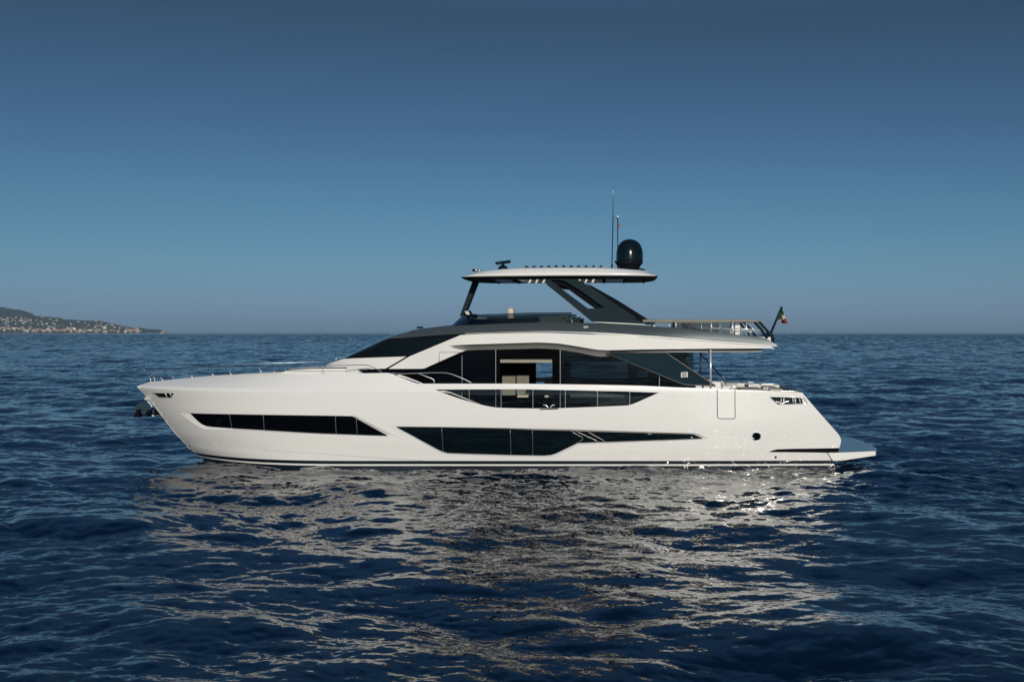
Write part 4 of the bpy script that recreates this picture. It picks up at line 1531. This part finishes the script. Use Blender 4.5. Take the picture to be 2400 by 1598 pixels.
for i in range(nu):
    for k in range(nvv):
        v = (k + .5) / nvv
        mi = 0 if v < 0.36 else (1 if v < 0.66 else 2)
        if 0.43 < v < 0.60 and 0.34 < (i + .5) / nu < 0.66: mi = 3
        m.face((b + i * (nvv + 1) + k, b + i * (nvv + 1) + k + 1, b + (i + 1) * (nvv + 1) + k + 1, b + (i + 1) * (nvv + 1) + k), mi, None, True)
fg = m.build('ensign', FM)
tag(fg, 'limp green, white and red ensign with a crest, hanging from the pole at the stern', 'flag')
m = MB()
c = P(1448.2, 527, 45.85)
rows = [[(c.x + 0.02 + 0.05 * v + 0.02 * math.sin(6 * u), c.y + 0.05 * math.sin(5 * u + 3 * v), c.z + 0.12 - 0.26 * u - 0.05 * v) for v in np.linspace(0, 1, 6)] for u in np.linspace(0, 1, 10)]
m.grid(rows, 0)
pn = m.build('pennant', [mat('pennant_red', (0.45, 0.09, 0.06), 0.8)])
tag(pn, 'tiny limp red pennant half way up the thin mast beside the black dome', 'flag')

def sunbed():
    r = empty('sun_lounger', (PX(1610, 44), 44.0, PZ(790, 44)))
    tag(r, 'dark sun lounger with its brown backrest raised, on the upper aft deck behind the rail', 'sun lounger')
    m = MB()
    m.prism([(PX(a, 44), PZ(b, 44)) for a, b in [(1610, 757), (1617, 757), (1629, 771), (1660, 775), (1660, 779), (1626, 777)]], 43.7, 44.4, 0, 0.02)
    m.build('cushion', [M['maroon']], r)
    m = MB()
    m.prism([(PX(a, 44), PZ(b, 44)) for a, b in [(1596, 759), (1604, 756), (1616, 772), (1660, 780), (1660, 783), (1606, 776)]], 43.72, 44.38, 0, 0.015)
    m.build('frame', [M['black']], r)
    for px in (1606, 1655):
        for y in (43.75, 44.35):
            m = MB()
            m.tube([P(px, 777, y), P(px, 792, y)], 0.02, 6)
            m.build('leg', [M['black']], r)
sunbed()
def stool(px, Y, label):
    r = empty('deck_chair', (PX(px, Y), Y, PZ(790, Y)))
    tag(r, label, 'chair', 'chairs on the upper aft deck')
    m = MB()
    x, z = PX(px, Y), PZ(768, Y)
    m.box(x - 0.22, x + 0.22, Y - 0.22, Y + 0.22, z - 0.04, z + 0.02, 0, 0.02)
    m.build('seat', [M['black']], r)
    m = MB()
    m.box(x + 0.18, x + 0.23, Y - 0.22, Y + 0.22, z + 0.02, z + 0.30, 0, 0.02)
    m.build('backrest', [M['black']], r)
    for dx in (-0.2, 0.2):
        for dy in (-0.2, 0.2):
            m = MB()
            m.tube([(x + dx, Y + dy, z - 0.02), (x + dx, Y + dy, z - 0.4)], 0.016, 6)
            m.build('leg', [M['chrome']], r)
stool(1566, 44.6, 'black chair on the upper aft deck, just aft of the dark arch')
stool(1702, 44.4, 'black chair on the upper aft deck, beside the white locker')

def dining_chair(px, Y, flip, label):
    r = empty('dining_chair', (PX(px, Y), Y, zf + 0.03))
    tag(r, label, 'chair', 'dining chairs in the saloon')
    x = PX(px, Y)
    s = -1 if flip else 1
    m = MB()
    m.box(x - 0.22, x + 0.22, Y - 0.22, Y + 0.22, zf + 0.44, zf + 0.52, 0, 0.03)
    m.build('seat', [M['cream']], r)
    m = MB()
    rows = [[(x - s * (0.20 + 0.10 * t) + s * 0.05 * math.cos(a), Y + 0.24 * math.sin(a), zf + 0.5 + 0.42 * t) for a in np.linspace(-1.2, 1.2, 7)] for t in (0, .5, 1)]
    m.grid(rows)
    m.build('backrest', [M['cream']], r)
    for dx in (-0.18, 0.18):
        for dy in (-0.18, 0.18):
            m = MB()
            m.tube([(x + dx, Y + dy, zf + 0.46), (x + dx * 1.1, Y + dy * 1.1, zf + 0.03)], 0.018, 6)
            m.build('leg', [M['black']], r)
dining_chair(1226, 44.6, False, 'cream dining chair forward of the dark table inside the saloon')
dining_chair(1290, 44.6, True, 'cream dining chair aft of the dark table inside the saloon')
r = empty('dining_table', (PX(1258, 44.8), 44.8, zf + 0.03))
tag(r, 'dark dining table between two cream chairs, seen through the open saloon door', 'table')
m = MB()
x = PX(1258, 44.8)
m.box(x - 0.4, x + 0.4, 44.3, 45.9, zf + 0.70, zf + 0.74, 0, 0.015)
m.build('table_top', [M['interior']], r)
m = MB()
m.lathe((x, 45.1, zf + 0.03), [(0.3, 0), (0.28, 0.03), (0.07, 0.06), (0.07, 0.66), (0.2, 0.67)], 20)
m.build('pedestal', [M['interior']], r)

# ------------------------------------------------------------------ far shore
RIDGE = [(-420, 702), (-250, 708), (-100, 715), (0, 720), (10, 721), (33, 725.4), (49, 727), (56, 729.4), (72, 734), (83, 740.4), (96, 741.6), (110, 743), (138, 745), (148, 748.4), (175, 750), (200, 752),
         (220, 751.4), (233, 752.4), (258, 758), (276, 762), (299, 767), (320, 768.4), (352, 770.6), (375, 772), (388, 774.5), (396, 777.2)]
YS, YR, YE = 4700.0, 5350.0, 6000.0
rngh = random.Random(5)
def land_px(c, d):
    """terrain point for photograph column c; d = 0 shore, 1 ridge, 2 far foot"""
    ridge = H - 3.0 + (Y0 - float(np.interp(c, [q[0] for q in RIDGE], [q[1] for q in RIDGE]))) / F * YR
    Y = lerp(YS, YR, d) if d <= 1 else lerp(YR, YE, d - 1)
    wob = 0.5 * math.sin(c * 0.09 + d * 4) + 0.5 * math.sin(c * 0.031 - d * 7 + 2)
    if d <= 1:
        e = 0.12 * sstep(0, 0.06, d) + 0.88 * (0.35 * d + 0.65 * d * d)
        z = ridge * (e + 0.07 * wob * d * (1 - d))
        z = max(z, 2.5 * sstep(0, 0.03, d)) - (2.0 if d == 0 else 0)
    else:
        z = ridge * (1 - sstep(1, 2, d)) - 1.5 * (d - 1)
    Y += 40 * math.sin(c * 0.05) * (1 - d) if d < 1 else 0
    return Vector(((c - X0) / F * Y, Y, z))
m = MB()
cols = np.linspace(-420, 392, 260)
deps = [0, .02, .05, .1, .16, .22, .3, .38, .46, .54, .62, .7, .78, .86, .93, 1.0, 1.1, 1.3, 1.6, 2.0]
m.grid([[land_px(c, d) for c in cols] for d in deps])
hm = vary(mat('scrub_hillside', (0.030, 0.055, 0.050), 0.95), 0.012, 0.35)
land = m.build('headland_hills', [hm])
tag(land, kind='structure')
m = MB()
ico = bmesh.new()
bmesh.ops.create_icosphere(ico, subdivisions=1, radius=1.0)
iv, ifc = [v.co.copy() for v in ico.verts], [[v.index for v in f.verts] for f in ico.faces]
ico.free()
for k in range(5200):
    c = rngh.uniform(-120, 392)
    d = min(1.0, rngh.random() ** 0.8 + 0.02) if k % 6 else rngh.uniform(0.96, 1.02)
    p = land_px(c, d)
    if p.z < 1: continue
    rx, rz = rngh.uniform(2.0, 4.8), rngh.uniform(1.8, 3.8)
    if c > 340:
        if c > 376: continue
        rx, rz = rx * 0.5, rz * 0.4
    m.add([(p.x + v.x * rx * rngh.uniform(.8, 1.2), p.y + v.y * rx, p.z + rz * .5 + v.z * rz * rngh.uniform(.8, 1.2)) for v in iv], ifc, rngh.randrange(2), True)
tr_ = m.build('hillside_woods', [mat('dark_foliage', (0.012, 0.032, 0.026), 0.95), mat('olive_foliage', (0.028, 0.050, 0.038), 0.95)])  # foliage colours made bluish to stand in for thicker haze
tag(tr_, kind='stuff')

WALLS = [mat('cream_render', (0.46, 0.39, 0.31), 0.9), mat('white_render', (0.68, 0.66, 0.63), 0.9), mat('pink_render', (0.42, 0.30, 0.24), 0.9), mat('ochre_render', (0.46, 0.40, 0.24), 0.9)]
ROOF = mat('terracotta_tiles', (0.27, 0.13, 0.09), 0.9)
WIN = mat('shutters', (0.10, 0.10, 0.10), 0.8)
def house_mesh(wi, floors, flat):
    """a block one metre by one metre by one metre, scaled when placed"""
    m = MB()
    m.add([(-.5, -.5, -.35), (.5, -.5, -.35), (.5, .5, -.35), (-.5, .5, -.35), (-.5, -.5, .8), (.5, -.5, .8), (.5, .5, .8), (-.5, .5, .8)],
          [(0, 1, 5, 4), (1, 2, 6, 5), (2, 3, 7, 6), (3, 0, 4, 7), (4, 5, 6, 7)], 0)
    if flat:
        m.add([(-.5, -.5, .8), (.5, -.5, .8), (.5, .5, .8), (-.5, .5, .8), (-.5, -.5, .88), (.5, -.5, .88), (.5, .5, .88), (-.5, .5, .88)],
              [(0, 1, 5, 4), (1, 2, 6, 5), (2, 3, 7, 6), (3, 0, 4, 7), (4, 5, 6, 7)], 0)
    else:
        m.add([(-.56, -.56, .78), (.56, -.56, .78), (.56, .56, .78), (-.56, .56, .78), (-.22, 0, 1.05), (.22, 0, 1.05)],
              [(0, 1, 5, 4), (1, 2, 5), (2, 3, 4, 5), (3, 0, 4), (3, 2, 1, 0)], 1)
    for fl in range(floors):
        for k in range(4):
            x, z = -.36 + .24 * k, (fl + .35) * .8 / floors
            m.add([(x - .05, -.503, z), (x + .05, -.503, z), (x + .05, -.503, z + .36 / floors), (x - .05, -.503, z + .36 / floors)], [(0, 1, 2, 3)], 2)
    o = m.build('house', [WALLS[wi], ROOF, WIN])
    me = o.data
    bpy.data.objects.remove(o)
    return me
HM = {(w, f, fl): house_mesh(w, f, fl) for w, f, fl in ((0, 3, False), (1, 2, False), (2, 3, False), (3, 2, False), (1, 2, True), (0, 4, True))}
def house(name, c, d, w, h, dp, key, label, cat, group=None):
    p = land_px(c, d)
    o = bpy.data.objects.new(name, HM[key])
    COL.objects.link(o)
    o.location = (p.x, p.y, max(p.z, 1.0))
    o.scale = (w, dp, h)
    o.rotation_euler = (0, 0, rngh.uniform(-0.5, 0.5) + 0.25)
    return tag(o, label, cat, group)
BL = {0: 'cream apartment block in the row along the far waterfront', 2: 'pinkish apartment block in the row along the far waterfront', 1: 'white apartment block in the row along the far waterfront'}
BG = {0: 'cream blocks on the far waterfront', 2: 'pinkish blocks on the far waterfront', 1: 'white blocks on the far waterfront'}
for k in range(92):
    c = lerp(1, 347, (k + rngh.uniform(-.4, .4)) / 91) if k < 74 else rngh.uniform(290, 330)
    tall = 1.0 + (0.9 if 158 < c < 176 or 296 < c < 326 else 0)
    key = rngh.choice([(0, 3, False), (0, 4, True), (2, 3, False), (2, 3, False), (0, 3, False), (1, 2, True)])
    house('apartment_block', c, rngh.uniform(0.025, 0.11 + (0.12 if tall > 1 else 0)), rngh.uniform(6, 14), rngh.uniform(5, 9) * tall, 10, key, BL[key[0]], 'building', BG[key[0]])
VL = {1: 'white villa scattered among trees on the far hillside', 0: 'cream villa scattered among trees on the far hillside', 3: 'yellowish villa scattered among trees on the far hillside'}
VG = {1: 'white villas on the far hillside', 0: 'cream villas on the far hillside', 3: 'yellowish villas on the far hillside'}
for k in range(150):
    c = rngh.uniform(0, 300) if k < 60 else rngh.uniform(0, 270)
    d = rngh.uniform(0.12, 0.93) ** 0.9
    if land_px(c, d).z > 72 or (c < 70 and d > 0.8): d *= 0.7
    key = rngh.choice([(1, 2, False), (1, 2, True), (0, 3, False), (1, 2, True), (1, 2, False), (3, 2, False)])
    house('villa', c, d, rngh.uniform(4.5, 9.5), rngh.uniform(3.5, 6.5), 7, key, VL[key[0]], 'house', VG[key[0]])
house('villa', 246, 0.42, 15, 12, 11, (1, 2, True), 'largest white villa half way up the slope above the waterfront', 'house')
house('villa', 226, 0.97, 13, 8, 9, (3, 2, False), 'pale yellow house standing on the ridge line at the sky', 'house')
house('villa', 100, 0.97, 15, 8, 9, (2, 3, False), 'wide terracotta house on the ridge below the highest summit', 'house')
house('tower_block', 318, 0.16, 8, 21, 9, (0, 4, True), 'tallest block, rising out of the packed old town near the point', 'building')
house('seaside_house', 385.5, 0.12, 9, 8, 9, (0, 3, False), 'small pale house alone at the very tip of the headland', 'house')
def sail_boat():
    base = Vector(((379.6 - X0) / F * 4600, 4600, 0))
    r = empty('sailing_boat', base)
    tag(r, 'small white sailing boat with bare masts, anchored off the tip of the headland', 'boat')
    m = MB()
    rows = []
    for t in np.linspace(0, 1, 9):
        w = 1.9 * math.sin(math.pi * min(1, 0.12 + t * 0.88)) ** 0.6
        rows.append([(base.x - 7 + 14 * t, base.y + s * w, base.z + zz) for s, zz in ((-1, 1.9), (-.7, -.3), (.7, -.3), (1, 1.9))])
    m.grid(rows, 0, True, True)
    m.build('hull', [WALLS[1]], r)
    m = MB()
    m.box(base.x - 2.5, base.x + 3, base.y - 1, base.y + 1, 1.8, 3.1, 0, 0.2)
    m.build('cabin', [WALLS[1]], r)
    for dx, hh_ in ((-2.5, 17), (3.2, 14.5)):
        m = MB()
        m.tube([(base.x + dx, base.y, 1.5), (base.x + dx, base.y, hh_)], 0.16, 8)
        m.build('mast', [M['chrome']], r)
sail_boat()

# ------------------------------------------------------------------ haze
m = MB()
m.box(-7900, 7900, -7900, 7900, -1.8, 165.0)
hz = m.build('haze', [])
tag(hz, kind='stuff')
hmat = bpy.data.materials.new('haze')
hmat.use_nodes = True
nt = hmat.node_tree
nt.nodes.clear()
ho = nt.nodes.new('ShaderNodeOutputMaterial')
pv = nt.nodes.new('ShaderNodeVolumePrincipled')
pv.inputs['Color'].default_value = (0.62, 0.82, 1.0, 1)
pv.inputs['Density'].default_value = 0.000055
nt.links.new(pv.outputs['Volume'], ho.inputs['Volume'])
hz.data.materials.clear()
hz.data.materials.append(hmat)
